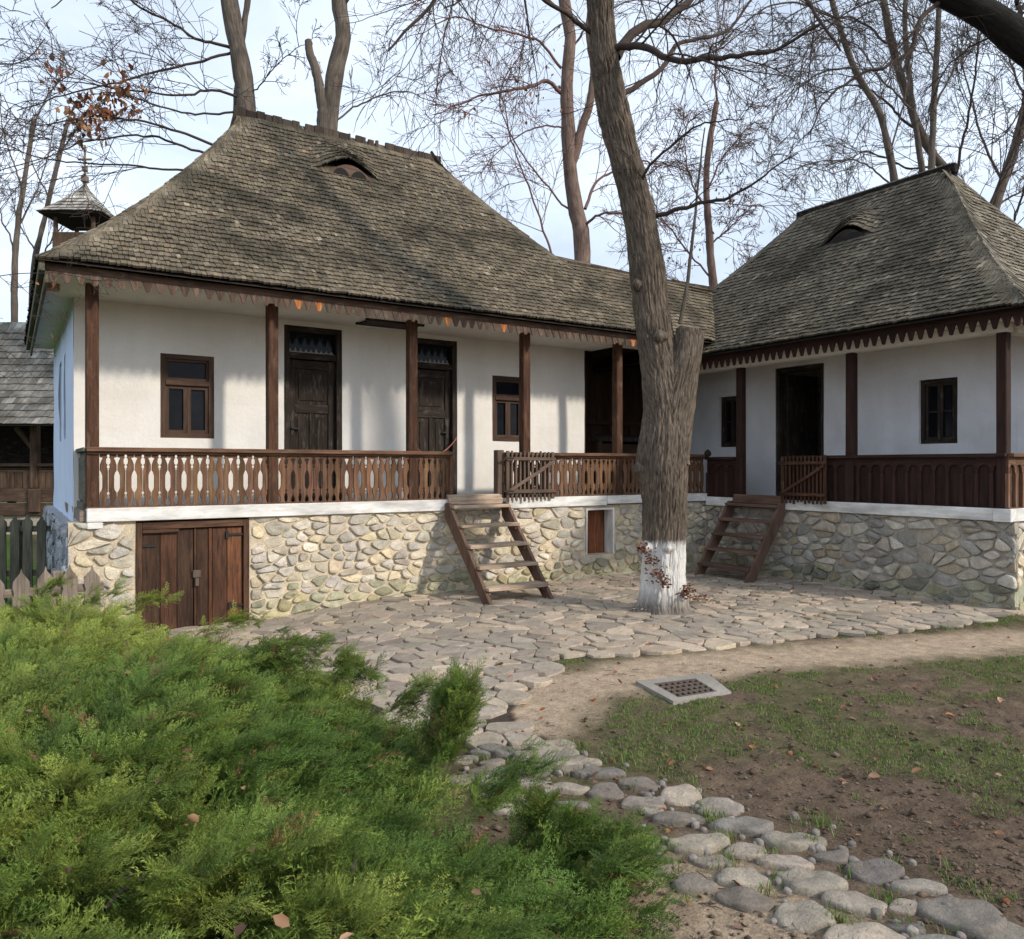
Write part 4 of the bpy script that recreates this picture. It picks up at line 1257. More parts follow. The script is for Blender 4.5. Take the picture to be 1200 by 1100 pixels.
mb.build('roof_boarding', M['under'], tr)
mb = MB(); mb.box(FT, -.04, .04, -.04, .04, 10.6, 11.95); mb.box(FT, -.28, .28, -.03, .03, 11.45, 11.52); mb.box(FT, -.11, .11, -.11, .11, 10.75, 10.95); mb.box(FT, -.09, .09, -.09, .09, 11.1, 11.25); mb.build('cross', M['grey_wood'], BT, bevel=.02)

# ------------------------------------------------------------------ trees
def resample(P, k):
    P = np.asarray(P, dtype=float)
    # Catmull-Rom through the given points
    Q = np.vstack([2 * P[0] - P[1], P, 2 * P[-1] - P[-2]])
    seg = np.linalg.norm(np.diff(P, axis=0), axis=1); cum = np.concatenate([[0], np.cumsum(seg)])
    t = np.linspace(0, cum[-1], k); out = []
    for x in t:
        i = min(max(np.searchsorted(cum, x) - 1, 0), len(P) - 2); u = (x - cum[i]) / max(seg[i], 1e-9)
        p0, p1, p2, p3 = Q[i], Q[i + 1], Q[i + 2], Q[i + 3]
        out.append(.5 * (2 * p1 + (p2 - p0) * u + (2 * p0 - 5 * p1 + 4 * p2 - p3) * u * u + (3 * p1 - p0 - 3 * p2 + p3) * u ** 3))
    return np.array(out)
def unit(v): return v / (np.linalg.norm(v, axis=-1, keepdims=True) + 1e-12)
def tubes(P, R, sides):
    """P (n,K,3), R (n,K) -> verts, quads, uv"""
    n, K, _ = P.shape
    T = np.empty_like(P); T[:, 1:-1] = P[:, 2:] - P[:, :-2]; T[:, 0] = P[:, 1] - P[:, 0]; T[:, -1] = P[:, -1] - P[:, -2]
    T = unit(T)
    ref = np.where(np.abs(T[:, :1, 2:3]) > .9, np.array([1., 0, 0]), np.array([0, 0, 1.]))
    A = unit(np.cross(T, np.broadcast_to(ref, T.shape))); B = np.cross(T, A)
    an = np.arange(sides) * 2 * np.pi / sides
    V = P[:, :, None] + R[:, :, None, None] * (np.cos(an)[:, None] * A[:, :, None] + np.sin(an)[:, None] * B[:, :, None])
    idx = np.arange(n * K * sides).reshape(n, K, sides); r = np.roll(idx, -1, axis=2)
    F = np.stack([idx[:, :-1], r[:, :-1], r[:, 1:], idx[:, 1:]], -1).reshape(-1, 4)
    L = np.concatenate([np.zeros((n, 1)), np.cumsum(np.linalg.norm(np.diff(P, axis=1), axis=-1), 1)], 1)
    U = np.stack([np.broadcast_to(np.abs(an / np.pi - 1) * .5, (n, K, sides)), np.broadcast_to(L[:, :, None], (n, K, sides))], -1)
    return V.reshape(-1, 3), F, U.reshape(-1, 2)
def sprout(rg, P, R, m, K, length, spread, droop, jitter, rk, rmin, u0=.15, u1=1.0, up=0.0, lenvar=.45):
    """m children from every parent curve"""
    n, KP, _ = P.shape
    u = np.sort(rg.uniform(u0, u1, (n, m)), axis=1)
    x = u * (KP - 1); i = np.minimum(x.astype(int), KP - 2); f = x - i
    ar = np.arange(n)[:, None]
    p0 = P[ar, i] * (1 - f)[..., None] + P[ar, i + 1] * f[..., None]
    tg = unit(P[ar, i + 1] - P[ar, i])
    r0 = R[ar, i] * (1 - f) + R[ar, i + 1] * f
    rd = unit(rg.normal(size=(n, m, 3))); side = unit(rd - (rd * tg).sum(-1, keepdims=True) * tg)
    a = rg.normal(spread, .2, (n, m, 1))
    d = np.cos(a) * tg + np.sin(a) * side + np.array([0, 0, up])
    d = unit(d).reshape(-1, 3)
    PL = np.linalg.norm(np.diff(P, axis=1), axis=-1).sum(1)
    ln = (length if length > 0 else 1) * rg.uniform(1 - lenvar, 1 + lenvar, (n, m)) * (1.15 - .6 * u)
    if length <= 0: ln = ln * (-length) * PL[:, None]
    st = (ln / (K - 1)).reshape(-1, 1)
    q = p0.reshape(-1, 3); out = [q]
    bend = unit(rg.normal(size=d.shape)) * jitter
    for k in range(K - 1):
        d = unit(d + bend * .6 + rg.normal(size=d.shape) * jitter * .7 + np.array([0, 0, -droop]))
        q = q + d * st; out.append(q)
    Q = np.stack(out, 1)
    r = np.maximum(np.minimum(r0 * rk, .8 * r0), rmin).reshape(-1, 1)
    RR = r * np.linspace(1, .35, K)[None] ; RR = np.maximum(RR, rmin * .7)
    return Q, RR
def tree(name, label, trunk, limbs, matT, matC, seed, rmin=.006, m=(9, 7, 5), length=(-.5, -.5, -.45), droop=(.01, .02, .03), up=.15, spread=.75, jit=.16, group=None, dead=None, trunk_extra=True, cat='tree', u0=.12):
    """trunk / limbs: lists of (points, r0, r1). Crown twigs grow in three orders"""
    rg = np.random.default_rng(seed)
    base = trunk[0][0][0]
    o = thing(name, (base[0], base[1], 0), label, cat, group or ('overhanging trees at the frame edges' if name == 'overhanging_tree' else 'bare trees behind the houses'))
    Vs, Fs, Us, b = [], [], [], 0
    for pts, r0, r1 in trunk:
        P = resample(pts, 40)
        w = np.cumsum(rg.normal(0, .012, (40, 3)), 0); w -= np.linspace(0, 1, 40)[:, None] * w[-1]
        P = P + w * min(1, r0 * 4)
        R = np.linspace(r0, r1, 40) * (1 + .05 * rg.normal(size=40))
        v, f, u = tubes(P[None], R[None], 16); Vs.append(v); Fs.append(f + b); Us.append(u); b += len(v)
    fastmesh('trunk', np.vstack(Vs), np.vstack(Fs), matT, o, smooth=True, uv=np.vstack(Us))
    K0 = 26
    LP, LR = [], []
    for pts, r0, r1 in limbs:
        P = resample(pts, K0); s = r0 * .35 + .012
        w = np.cumsum(rg.normal(0, s, (K0, 3)), 0); w -= np.linspace(0, 1, K0)[:, None] * w[-1]
        LP.append(P + w * .6); LR.append(np.linspace(r0 * .62, r1 * .8, K0))
    P0, R0 = np.array(LP), np.array(LR)
    lv = [(P0, R0, 6)]
    P1, R1 = sprout(rg, P0, R0, int(m[0] * 1.5), 11, length[0], spread, droop[0], jit * .7, .40, rmin * 1.3, u0, 1.0, up)
    lv.append((P1, R1, 4))
    P2_, R2 = sprout(rg, P1, R1, m[1], 8, length[1], spread, droop[1], jit, .5, rmin * 1.05, .15, 1.0, up * .6)
    lv.append((P2_, R2, 3))
    if m[2]:
        P3, R3 = sprout(rg, P2_, R2, m[2], 5, length[2], spread, droop[2], jit, .6, rmin * .9, .2, 1.0, up * .4)
        lv.append((P3, R3, 3))
    Vs, Fs, b = [], [], 0
    for P, R, s in lv:
        v, f, _ = tubes(P, R, s); Vs.append(v); Fs.append(f + b); b += len(v)
    V = np.vstack(Vs)
    fastmesh('crown', V, np.vstack(Fs), matC, o, smooth=True)
    if dead is not None:      # dry leaves still hanging
        cen, cnt, sig = dead[:3]; src = lv[-1][0].reshape(-1, 3)
        pos = []
        for c, k in zip(cen, cnt):
            d = np.linalg.norm((src - np.array(c)) / np.array(sig), axis=1)
            near = np.argsort(d)[:max(k * 3, 60)]
            p = src[rg.choice(near, k)] if d.min() < 1.5 else np.array(c) + rg.normal(size=(k, 3)) * np.array(sig)
            q = np.array(c) + rg.normal(size=(k, 3)) * np.array(sig) * .55
            pos.append(np.where(rg.random((k, 1)) < .35, p, q))
        pos = np.vstack(pos)
        leaves('dead_leaves', pos, o, rg, dead[3], hang=True)
    return o
LEAF_COLS = np.array([(.23, .10, .045), (.30, .14, .06), (.16, .07, .04), (.36, .20, .10), (.26, .085, .05)])
def leaves(name, pos, parent, rg, size, hang=False, cols=LEAF_COLS, mat=None):
    n = len(pos); L = size * rg.uniform(.6, 1.3, (n, 1, 1))
    # a curled five-point leaf, folded on its midrib
    tp = np.array([(0, 0, 0), (.35, .30, .10), (.75, .26, .12), (1.05, 0, .02), (.75, -.26, .12), (.35, -.30, .10), (.5, 0, -.04)]) * np.array([1, 1, 1.4])
    F0 = np.array([(0, 6, 1), (1, 6, 2), (2, 6, 3), (3, 6, 4), (4, 6, 5), (5, 6, 0)])
    if hang:
        x = unit(rg.normal(size=(n, 3)) * .5 + np.array([0, 0, -1]))
        r = rg.normal(size=(n, 3))
        z = unit(r - (r * x).sum(-1, keepdims=True) * x)
    else:
        z = unit(rg.normal(size=(n, 3)) * .38 + np.array([0, 0, 1])); r = rg.normal(size=(n, 3))
        x = unit(r - (r * z).sum(-1, keepdims=True) * z)
    y = np.cross(z, x); R = np.stack([x, y, z], 1)
    curl = rg.uniform(.4, 1.8, (n, 1, 1)); t = np.broadcast_to(tp, (n, 7, 3)).copy(); t[..., 2:3] *= curl
    V = pos[:, None] + (t * L) @ R
    F = (F0[None] + 7 * np.arange(n)[:, None, None]).reshape(-1, 3)
    c = cols[rg.integers(0, len(cols), n)] * rg.uniform(.7, 1.3, (n, 1)); c = np.repeat(c, 7, 0)
    return fastmesh(name, V.reshape(-1, 3), F, mat or M['dry'], parent, cols=c)
def SL(d, *pts):                      # survey marks (px, py[, extra distance])
    return [S(p[0], p[1], d + (p[2] if len(p) > 2 else 0)) for p in pts]

# --- the big tree in the yard
FT_D = 8.67
def trunk_skin(levels, nu, nv, seed, amp):
    """levels: (centre px, py, radius in px, squash); thick furrowed bark as real relief"""
    cen = np.array([S(l[0], l[1], FT_D + (l[3] if len(l) > 3 else 0)) for l in levels]); rad = np.array([l[2] / FPX * FT_D for l in levels])
    zc = np.array([l[1] for l in levels], dtype=float)
    P = resample(cen, nv)
    cum = np.concatenate([[0], np.cumsum(np.linalg.norm(np.diff(cen, axis=0), axis=1))])
    s = np.linspace(0, cum[-1], nv); R = np.interp(s, cum, rad)
    k = np.ones(9) / 9; R = np.convolve(np.pad(R, 4, 'edge'), k, 'valid')
    T = unit(np.gradient(P, axis=0)); ref = np.array([ST, CT, 0.0])
    A = unit(np.cross(T, np.broadcast_to(ref, T.shape))); B = np.cross(A, T)
    an = np.arange(nu) * 2 * np.pi / nu
    ca, sa = np.cos(an)[None], np.sin(an)[None]
    rr = R[:, None] * np.ones((1, nu))
    tw = s[:, None] * .25
    q = np.stack([np.cos(an + tw) * R[:, None] * 34, np.sin(an + tw) * R[:, None] * 34, np.broadcast_to(s[:, None] * 4.6, rr.shape)], -1)
    warp = fbm(q * .5 + 40 + seed, 2) - .5
    q2 = q + warp[..., None] * np.array([1.2, 1.2, 0.3])
    ridge = 1 - np.abs(2 * vnoise(q2 + seed) - 1); ridge2 = 1 - np.abs(2 * vnoise(q2 * 2.1 + 9 + seed) - 1)
    lump = fbm(np.stack([np.cos(an) * R[:, None] * 3, np.sin(an) * R[:, None] * 3, np.broadcast_to(s[:, None] * 1.3, rr.shape)], -1) + seed * 3, 3) - .5
    flare = np.exp(-s / .22)[:, None]
    root = flare * (.24 + .16 * np.cos(an * 5 + 1.0) + .10 * np.cos(an * 3 + 2.2)) * R[:, None]
    rr = rr + lump * .12 * R[:, None] * 1.6 - amp * ridge ** 2.2 - amp * .4 * ridge2 ** 2 + root
    V = P[:, None] + rr[..., None] * (ca[..., None] * A[:, None] + sa[..., None] * B[:, None])
    idx = np.arange(nv * nu).reshape(nv, nu); r = np.roll(idx, -1, axis=1)
    F = np.stack([idx[:-1], r[:-1], r[1:], idx[1:]], -1).reshape(-1, 4)
    U = np.stack([np.broadcast_to((np.abs(an / np.pi - 1) * .5)[None] * np.maximum(R[:, None] / .25, .3), rr.shape), np.broadcast_to(s[:, None], rr.shape)], -1)
    return V.reshape(-1, 3), F, U.reshape(-1, 2), V
base = G(776, 713)
FTREE = thing('yard_tree', (base[0], base[1], 0), 'big leaning bare tree with furrowed bark and whitewashed foot in the paved yard', 'tree')
main_l = [(774, 722, 32), (775, 708, 27), (777, 670, 25.5), (778, 640, 26.0), (779, 600, 26.9), (779, 570, 28.4), (777, 545, 31.4), (779, 515, 31.4), (780, 480, 27.9), (775, 440, 24.7), (768, 400, 22.8), (763, 360, 21.4), (759, 320, 20.9), (755, 290, 19.9), (749, 255, 19.5), (740, 215, 19.0), (731, 180, 19.0), (722, 145, 19.5), (715, 110, 18.5), (709, 70, 16.6), (705, 30, 16.1), (703, -10, 17.1), (700, -80, 15.2), (690, -180, 12.3), (670, -300, 8.5)]
v1, f1_, u1_, VM = trunk_skin(main_l, 360, 1000, 1, .020)
stub_l = [(780, 540, 20, -.05), (786, 510, 22, -.05), (792, 475, 22, -.05), (799, 440, 20, -.05), (805, 412, 18.5, -.05), (808, 392, 17.5, -.05), (809, 386, 16, -.05), (809, 385, 9, -.05), (809, 385, 1, -.05)]
v2, f2_, u2_, _ = trunk_skin(stub_l, 250, 260, 4, .018)
for k_ in range(len(v2)): pass
def knob(px, py, rpx, dd):
    return trunk_skin([(px, py + rpx, 2, dd), (px, py + rpx * .5, rpx * .8, dd), (px, py, rpx, dd), (px - 1, py - rpx * .5, rpx * .75, dd), (px - 2, py - rpx, 2, dd)], 40, 40, 8, .006)[:3]
VV, FF, UU, b = [], [], [], 0
for v, f, u in ((v1, f1_, u1_), (v2, f2_, u2_), knob(747, 334, 7, -.12), knob(773, 395, 8, -.19), knob(783, 640, 7, -.22), knob(756, 548, 13, -.02), knob(757, 640, 8, -.12)):
    VV.append(v); FF.append(f + b); UU.append(u); b += len(v)
fastmesh('trunk', np.vstack(VV), np.vstack(FF), M['bark_front'], FTREE, smooth=True, uv=np.vstack(UU))
rg = np.random.default_rng(5)
d0 = FT_D
limbs = [
    (SL(d0, (706, 62), (730, 56, -.1), (754, 54, -.3), (800, 69, -.6), (854, 64, -.9), (905, 58, -1.2), (960, 30, -1.5)), .045, .012),
    (SL(d0, (720, 66), (745, 38, .2), (775, 20, .4), (812, -10, .7), (850, -70, 1)), .06, .03),
    (SL(d0, (760, 255), (800, 246, -.2), (850, 240, -.4), (892, 217, -.6), (935, 180, -.8)), .028, .006),
    (SL(d0, (714, 122), (745, 100, .2), (775, 80, .4), (800, 50, .8), (850, 38, 1.2), (892, -10, 1.5)), .035, .014),
    (SL(d0, (705, 10), (740, -40, -.3), (830, -60, -.8), (930, -10, -1.2), (985, 60, -1.5)), .05, .01),
    (SL(d0, (700, -40), (640, -90, -.4), (560, -60, -.9), (500, 0, -1.1), (455, 60, -1.2)), .05, .010),
    (SL(d0, (695, -120), (760, -200, .5), (860, -190, .8), (960, -100, 1.0), (1020, -10, 1.0)), .06, .012),
    (SL(d0, (694, 40), (650, 10, -.3), (590, -20, -.5), (520, 10, -.8)), .028, .007),
    (SL(d0, (690, -150), (620, -220, .6), (540, -180, .8), (470, -80, .8)), .05, .012),
    (SL(d0, (745, 225), (765, 190, -.3), (815, 150, -.6), (870, 140, -.9)), .018, .005),
    (SL(d0 - .1, (797, 380), (806, 330), (814, 260), (820, 200), (826, 150)), .024, .007),
]
K0 = 26; LP, LR = [], []
for pts, r0, r1 in limbs:
    P = resample(pts, K0); w = np.cumsum(rg.normal(0, r0 * .22 + .004, (K0, 3)), 0); w -= np.linspace(0, 1, K0)[:, None] * w[-1]
    if r0 == .024: w *= .25
    LP.append(P + w); LR.append(np.linspace(r0, r1, K0))
P0, R0 = np.array(LP), np.array(LR)
P1, R1 = sprout(rg, P0[:-1], R0[:-1], 11, 12, -.5, .7, .02, .11, .34, .0045, .12, 1, -.02)
P2_, R2 = sprout(rg, P1, R1, 7, 9, -.5, .65, .035, .13, .55, .0034, .15, 1, -.02)
P3, R3 = sprout(rg, P2_, R2, 3, 6, -.4, .6, .05, .12, .7, .003, .3, 1, 0)
# short shoots straight from the trunk
tp = VM[rg.integers(530, 900, 46), rg.integers(0, 360, 46)]; ax = resample(np.array([S(l[0], l[1], FT_D) for l in main_l]), 1000)
q = []
for p in tp:
    c = ax[np.argmin(np.linalg.norm(ax - p, axis=1))]; d = unit(p - c) + np.array([0, 0, .2]); ln = rg.uniform(.15, .6)
    pts = [p]
    for k in range(7):
        d = unit(d + rg.normal(size=3) * .18 + np.array([0, 0, .02])); pts.append(pts[-1] + d * ln / 7)
    q.append(pts)
PS = np.array(q); RS_ = np.full(PS.shape[:2], .0042) * np.linspace(1, .5, 8)
PS2, RS2 = sprout(rg, PS, RS_, 3, 6, -.5, .6, 0, .15, .7, .003, .3, 1, 0)
VV, FF, b = [], [], 0
v, f, _ = tubes(P0[-1:], R0[-1:], 8); fastmesh('straight_shoot', v, f, M['bark'], FTREE, smooth=True, uv=np.stack([v[:, 0], v[:, 2]], -1))
for P, R, s in ((P0[:-1], R0[:-1], 9), (P1, R1, 5), (P2_, R2, 4), (P3, R3, 3), (PS, RS_, 4), (PS2, RS2, 3)):
    v, f, _ = tubes(P, R, s); VV.append(v); FF.append(f + b); b += len(v)
fastmesh('crown', np.vstack(VV), np.vstack(FF), M['twig'], FTREE, smooth=True)
# withered shoots around the foot
sp = [S(750 + rg.uniform(0, 24), 0, FT_D) for k in range(0)]
for (px, py, s, k, dd) in ((754, 642, .03, 50, -.27), (762, 655, .05, 60, -.28), (772, 672, .045, 70, -.31), (778, 683, .022, 34, -.33), (804, 694, .042, 80, -.2)):
    c = np.array(S(px, py, FT_D + dd)); q = c + rg.normal(size=(k, 3)) * s
    leaves('dead_leaves', q, FTREE, rg, .042, hang=False, cols=np.array([(.17, .07, .045), (.11, .05, .035), (.24, .11, .06)]))
# --- trees behind
tree('bare_tree', 'bare tree whose trunk and long low limbs rise behind the left end of the ridge',
     [(SL(17, (292, 560), (292, 330), (290, 160), (284, 90), (272, 30), (262, -40), (250, -140)), .26, .17), (SL(17.2, (252, 240), (258, 172), (274, 150), (279, 100), (283, 60), (290, 10), (300, -60)), .085, .06)],
     [(SL(17, (273, 58), (230, 45, -.3), (190, 22, -.6), (150, 0, -1), (110, -30, -1.4)), .055, .02),
      (SL(17, (274, 60), (210, 80, -.4), (150, 96, -.9), (80, 108, -1.3), (20, 130, -1.6)), .05, .012),
      (SL(17, (284, 116), (250, 106, -.2), (200, 114, -.6), (120, 106, -1), (55, 92, -1.4)), .05, .01),
      (SL(17, (280, 132), (230, 132, -.3), (170, 120, -.8), (100, 88, -1.2), (60, 62, -1.5)), .04, .01),
      (SL(17, (254, 174), (200, 152, -.5), (130, 140, -1), (60, 146, -1.4), (0, 136, -1.8)), .05, .01),
      (SL(17, (246, 182), (170, 162, -.5), (100, 168, -1.), (40, 190, -1.4), (0, 200, -1.6)), .045, .01),
      (SL(17, (215, 200), (150, 190, -.3), (60, 185, -.8), (0, 168, -1.2)), .04, .012),
      (SL(17, (298, 108), (330, 72, -.2), (358, 52, -.3), (372, 42, -.3)), .025, .006),
      (SL(17, (262, -40), (200, -60, -.5), (120, -40, -1), (60, 10, -1.4)), .06, .012),
      (SL(17, (270, 10), (300, -60, 0), (340, -100, -.3), (380, -60, -.4)), .05, .012)],
     M['bark'], M['twig'], 41, rmin=.0072, m=(7, 5, 4), droop=(.015, .02, .03), up=.10,
     dead=([S(90, 133, 16), S(108, 150, 15.8), S(138, 100, 16), S(155, 118, 16), S(70, 78, 15.6), S(130, 115, 15.8), S(110, 130, 15.8)], (70, 45, 40, 35, 22, 40, 40), (.28, .28, .32), .13))
tree('bare_tree', 'forked bare trunk with a sawn-off stem rising behind the middle of the ridge',
     [(SL(16, (385, 560), (384, 300), (385, 150), (392, 90), (402, 40), (398, 0), (405, -90)), .23, .15), (SL(15.9, (380, 175), (377, 120), (371, 85), (363, 62), (361, 48)), .13, .075)],
     [(SL(16, (394, 142), (430, 120, .2), (470, 108, .3), (520, 122, .5)), .035, .008),
      (SL(16, (400, 10), (440, -40, -.4), (500, -30, -.8), (560, 30, -1)), .05, .01),
      (SL(16, (400, 0), (360, -50, .2), (330, -40, .3)), .04, .01),
      (SL(16, (405, -80), (450, -160), (500, -200)), .08, .03)],
     M['bark'], M['twig_grey'], 42, rmin=.007, m=(6, 5, 4), up=.1)
tree('bare_tree', 'slim reddish bare tree with forked top standing behind the low link roof',
     [(SL(20, (684, 600), (683, 310), (676, 250), (670, 217), (664, 150), (664, 100), (667, 42), (658, -10), (650, -120)), .27, .12), (SL(20, (671, 190), (683, 150), (692, 121), (697, 80), (690, 30), (700, -60)), .12, .05)],
     [(SL(20, (659, 112), (642, 98, -.2), (625, 101, -.4), (579, 112, -.8), (540, 122, -1.1), (508, 135, -1.3)), .085, .015),
      (SL(20, (658, 79), (633, 50, -.2), (600, 35, -.5), (567, 29, -.9), (525, 22, -1.2), (490, 40, -1.4)), .06, .012),
      (SL(20, (684, 245), (692, 215, .3), (715, 203, .5), (745, 190, .8), (800, 200, 1)), .07, .015),
      (SL(20, (686, 270), (700, 255, -.2), (730, 248, -.3), (800, 250, -.5)), .06, .012),
      (SL(20, (678, 255), (640, 215, -.2), (610, 170, -.4), (590, 120, -.4), (600, 70, -.4)), .045, .012),
      (SL(20, (648, 305), (640, 270), (620, 210), (600, 160), (590, 120), (570, 90)), .05, .012),
      (SL(20, (664, 150), (630, 150, -.4), (590, 170, -.7), (560, 210, -.9)), .04, .01),
      (SL(20, (660, 20), (620, -20, -.5), (560, -30, -.8), (480, 10, -1)), .05, .012),
      (SL(20, (668, 60), (700, 20, .4), (760, 0, .7), (820, 30, .9)), .05, .012),
      (SL(20, (650, -110), (600, -140), (520, -110), (450, -20)), .07, .012)],
     M['bark_red'], M['twig_red'], 43, rmin=.0075, m=(8, 6, 4), up=.08,
     dead=([S(625, 110, 19.5), S(560, 130, 19), S(640, 60, 19.5)], (30, 20, 20), (.8, .8, .6), .09))
tree('bare_tree', 'fine twigged reddish tree hanging over the roof valley behind the big trunk',
     [(SL(23, (840, 600), (838, 380), (832, 280), (828, 200), (840, 120)), .16, .08)],
     [(SL(23, (836, 330), (800, 290), (770, 250), (760, 210)), .05, .012), (SL(23, (832, 290), (860, 260), (885, 240), (900, 250)), .05, .012), (SL(23, (830, 250), (810, 210), (800, 170), (810, 130)), .05, .012),
      (SL(23, (830, 220), (850, 180), (880, 150), (890, 130)), .05, .012), (SL(23, (838, 360), (870, 330), (890, 310)), .04, .01), (SL(23, (838, 370), (800, 340), (770, 320), (740, 300)), .04, .01), (SL(23, (840, 120), (840, 60), (850, 0)), .06, .02)],
     M['bark_red'], M['twig_red'], 44, rmin=.0085, m=(11, 8, 4), up=.02, droop=(.02, .04, .05),
     dead=([S(830, 240, 22.5), S(800, 300, 22.5), S(860, 210, 22.5)], (60, 40, 50), (1.0, 1.0, .9), .08))
tree('bare_tree', 'bare tree with a trunk leaning to the upper left behind the end of wing ridge',
     [(SL(20, (1235, 600), (1225, 420), (1200, 335), (1150, 265), (1110, 205), (1082, 165), (1062, 110), (1045, 50), (1030, -30)), .17, .08)],
     [(SL(20, (1120, 220), (1135, 160, -.3), (1140, 90, -.6), (1150, 0, -.8)), .07, .02), (SL(20, (1075, 150), (1040, 120, .3), (1000, 100, .6), (960, 110, .9)), .06, .015), (SL(20, (1150, 262), (1170, 200), (1195, 140), (1200, 70)), .08, .02),
      (SL(20, (1055, 90), (1075, 40), (1090, -20)), .06, .02), (SL(20, (1100, 190), (1060, 200, -.3), (1010, 180, -.6), (970, 200, -1)), .05, .012), (SL(20, (1045, 50), (1000, 20), (950, 30), (910, 60)), .05, .012), (SL(20, (1180, 300), (1190, 250), (1210, 190), (1200, 120)), .06, .02)],
     M['bark'], M['twig'], 45, rmin=.0075, m=(8, 6, 4), up=.15)
tree('bare_tree', 'slender multi stemmed grey tree behind the middle of wing ridge',
     [(SL(19, (1060, 600), (1058, 330), (1050, 230), (1042, 180), (1030, 130), (1000, 80), (980, 20), (960, -60)), .12, .06), (SL(19, (1090, 420), (1090, 250), (1092, 160), (1098, 60), (1104, -40)), .10, .06), (SL(19.5, (1084, 420), (1085, 260), (1070, 130), (1060, 30), (1064, -60)), .09, .05)],
     [(SL(19, (1048, 220), (1010, 190, -.2), (970, 190, -.4), (920, 200, -.6)), .04, .01), (SL(19, (1042, 180), (1060, 120), (1070, 60), (1060, 0)), .04, .012), (SL(19, (1094, 130), (1120, 80), (1150, 40), (1160, -20)), .05, .012), (SL(19, (1070, 130), (1030, 90), (1000, 50), (960, 50)), .045, .012),
      (SL(19, (1000, 80), (960, 90), (920, 120), (890, 170)), .04, .01), (SL(19, (1096, 80), (1070, 30), (1040, -10)), .045, .012), (SL(19, (980, 20), (930, 0), (880, 20), (840, 60)), .045, .012), (SL(19, (1058, 260), (1010, 250), (960, 270), (900, 290)), .03, .01)],
     M['bark'], M['twig_grey'], 46, rmin=.0072, m=(8, 6, 4), up=.15)
tree('bare_tree', 'pale barked bare tree beyond the far right slope of the wing roof',
     [(SL(22, (1160, 600), (1152, 340), (1158, 270), (1172, 220), (1190, 170), (1205, 100), (1210, 0)), .2, .1)],
     [(SL(22, (1160, 260), (1130, 220), (1100, 200), (1080, 160)), .07, .015), (SL(22, (1175, 215), (1150, 160), (1130, 100), (1120, 30)), .07, .015), (SL(22, (1190, 170), (1220, 130), (1250, 60)), .07, .02), (SL(22, (1165, 245), (1200, 220), (1240, 200)), .06, .015), (SL(22, (1200, 120), (1180, 60), (1160, 0)), .06, .015)],
     M['bark'], M['twig_grey'], 47, rmin=.008, m=(8, 7, 4), up=.1)
# --- limb reaching in from the right: its trunk stands outside the picture
tree('overhanging_tree', 'dark thick limb of a bare tree reaching in over the wing from the right edge', [([C(15.5, 13.5, 0), C(15.3, 13.5, 4), C(14.6, 13.6, 7.6), C(12.6, 13.6, 9.0)] + SL(13.5, (1330, 140), (1262, 92), (1212, 68), (1186, 45), (1160, 24), (1128, 4), (1088, -20), (1030, -60)), .62, .2)],
     [(SL(13.5, (1103, 0), (1082, 26, -.2), (1076, 55, -.2), (1060, 72, -.2), (1035, 84, -.4), (1000, 94, -.4), (965, 128, -.6), (950, 165, -.6)), .075, .014), (SL(13.5, (1170, 42), (1130, 60, .2), (1100, 95, .4), (1085, 150, .5)), .03, .01),
      (SL(13.5, (1205, 75), (1205, 110), (1185, 150), (1150, 175)), .035, .01), (SL(13.5, (1120, -2), (1050, -15), (960, 5), (900, 40)), .04, .01), (SL(13.5, (1215, 70), (1222, 110), (1206, 170)), .035, .01),
      (SL(13.5, (1090, -20), (1010, 10, -.8), (950, 60, -1.2), (930, 120, -1.5)), .035, .01), (SL(13.5, (1180, 36), (1190, -10), (1170, -60)), .1, .03)],
     M['bark_dark'], M['twig'], 48, rmin=.005, m=(6, 5, 4), droop=(.03, .05, .06), up=-.08, spread=.7)
# --- slender trees at the left
tree('slim_tree', 'pale slender trunk at the left edge behind the log house roof', [(SL(24, (14, 600), (16, 420), (18, 300), (28, 220), (40, 140)), .13, .06)],
     [(SL(24, (18, 300), (0, 250), (-20, 200)), .05, .012), (SL(24, (20, 270), (45, 220), (60, 170), (66, 130)), .05, .012), (SL(24, (28, 220), (10, 170), (0, 110)), .05, .012), (SL(24, (36, 160), (60, 110), (90, 80)), .05, .012)], M['bark'], M['twig_grey'], 49, rmin=.0075, m=(6, 5, 4), up=.2)
tree('slim_tree', 'grey slender trunk between the log house and the bell tower', [(SL(26, (36, 600), (38, 420), (40, 320), (52, 260), (66, 200), (80, 140)), .13, .06)],
     [(SL(26, (40, 320), (60, 280), (80, 255), (110, 245)), .05, .012), (SL(26, (42, 300), (20, 260), (10, 210)), .05, .012), (SL(26, (58, 235), (40, 190), (36, 140)), .05, .012), (SL(26, (70, 180), (100, 150), (130, 150)), .05, .012)], M['bark'], M['twig_grey'], 50, rmin=.0078, m=(6, 5, 4), up=.2)
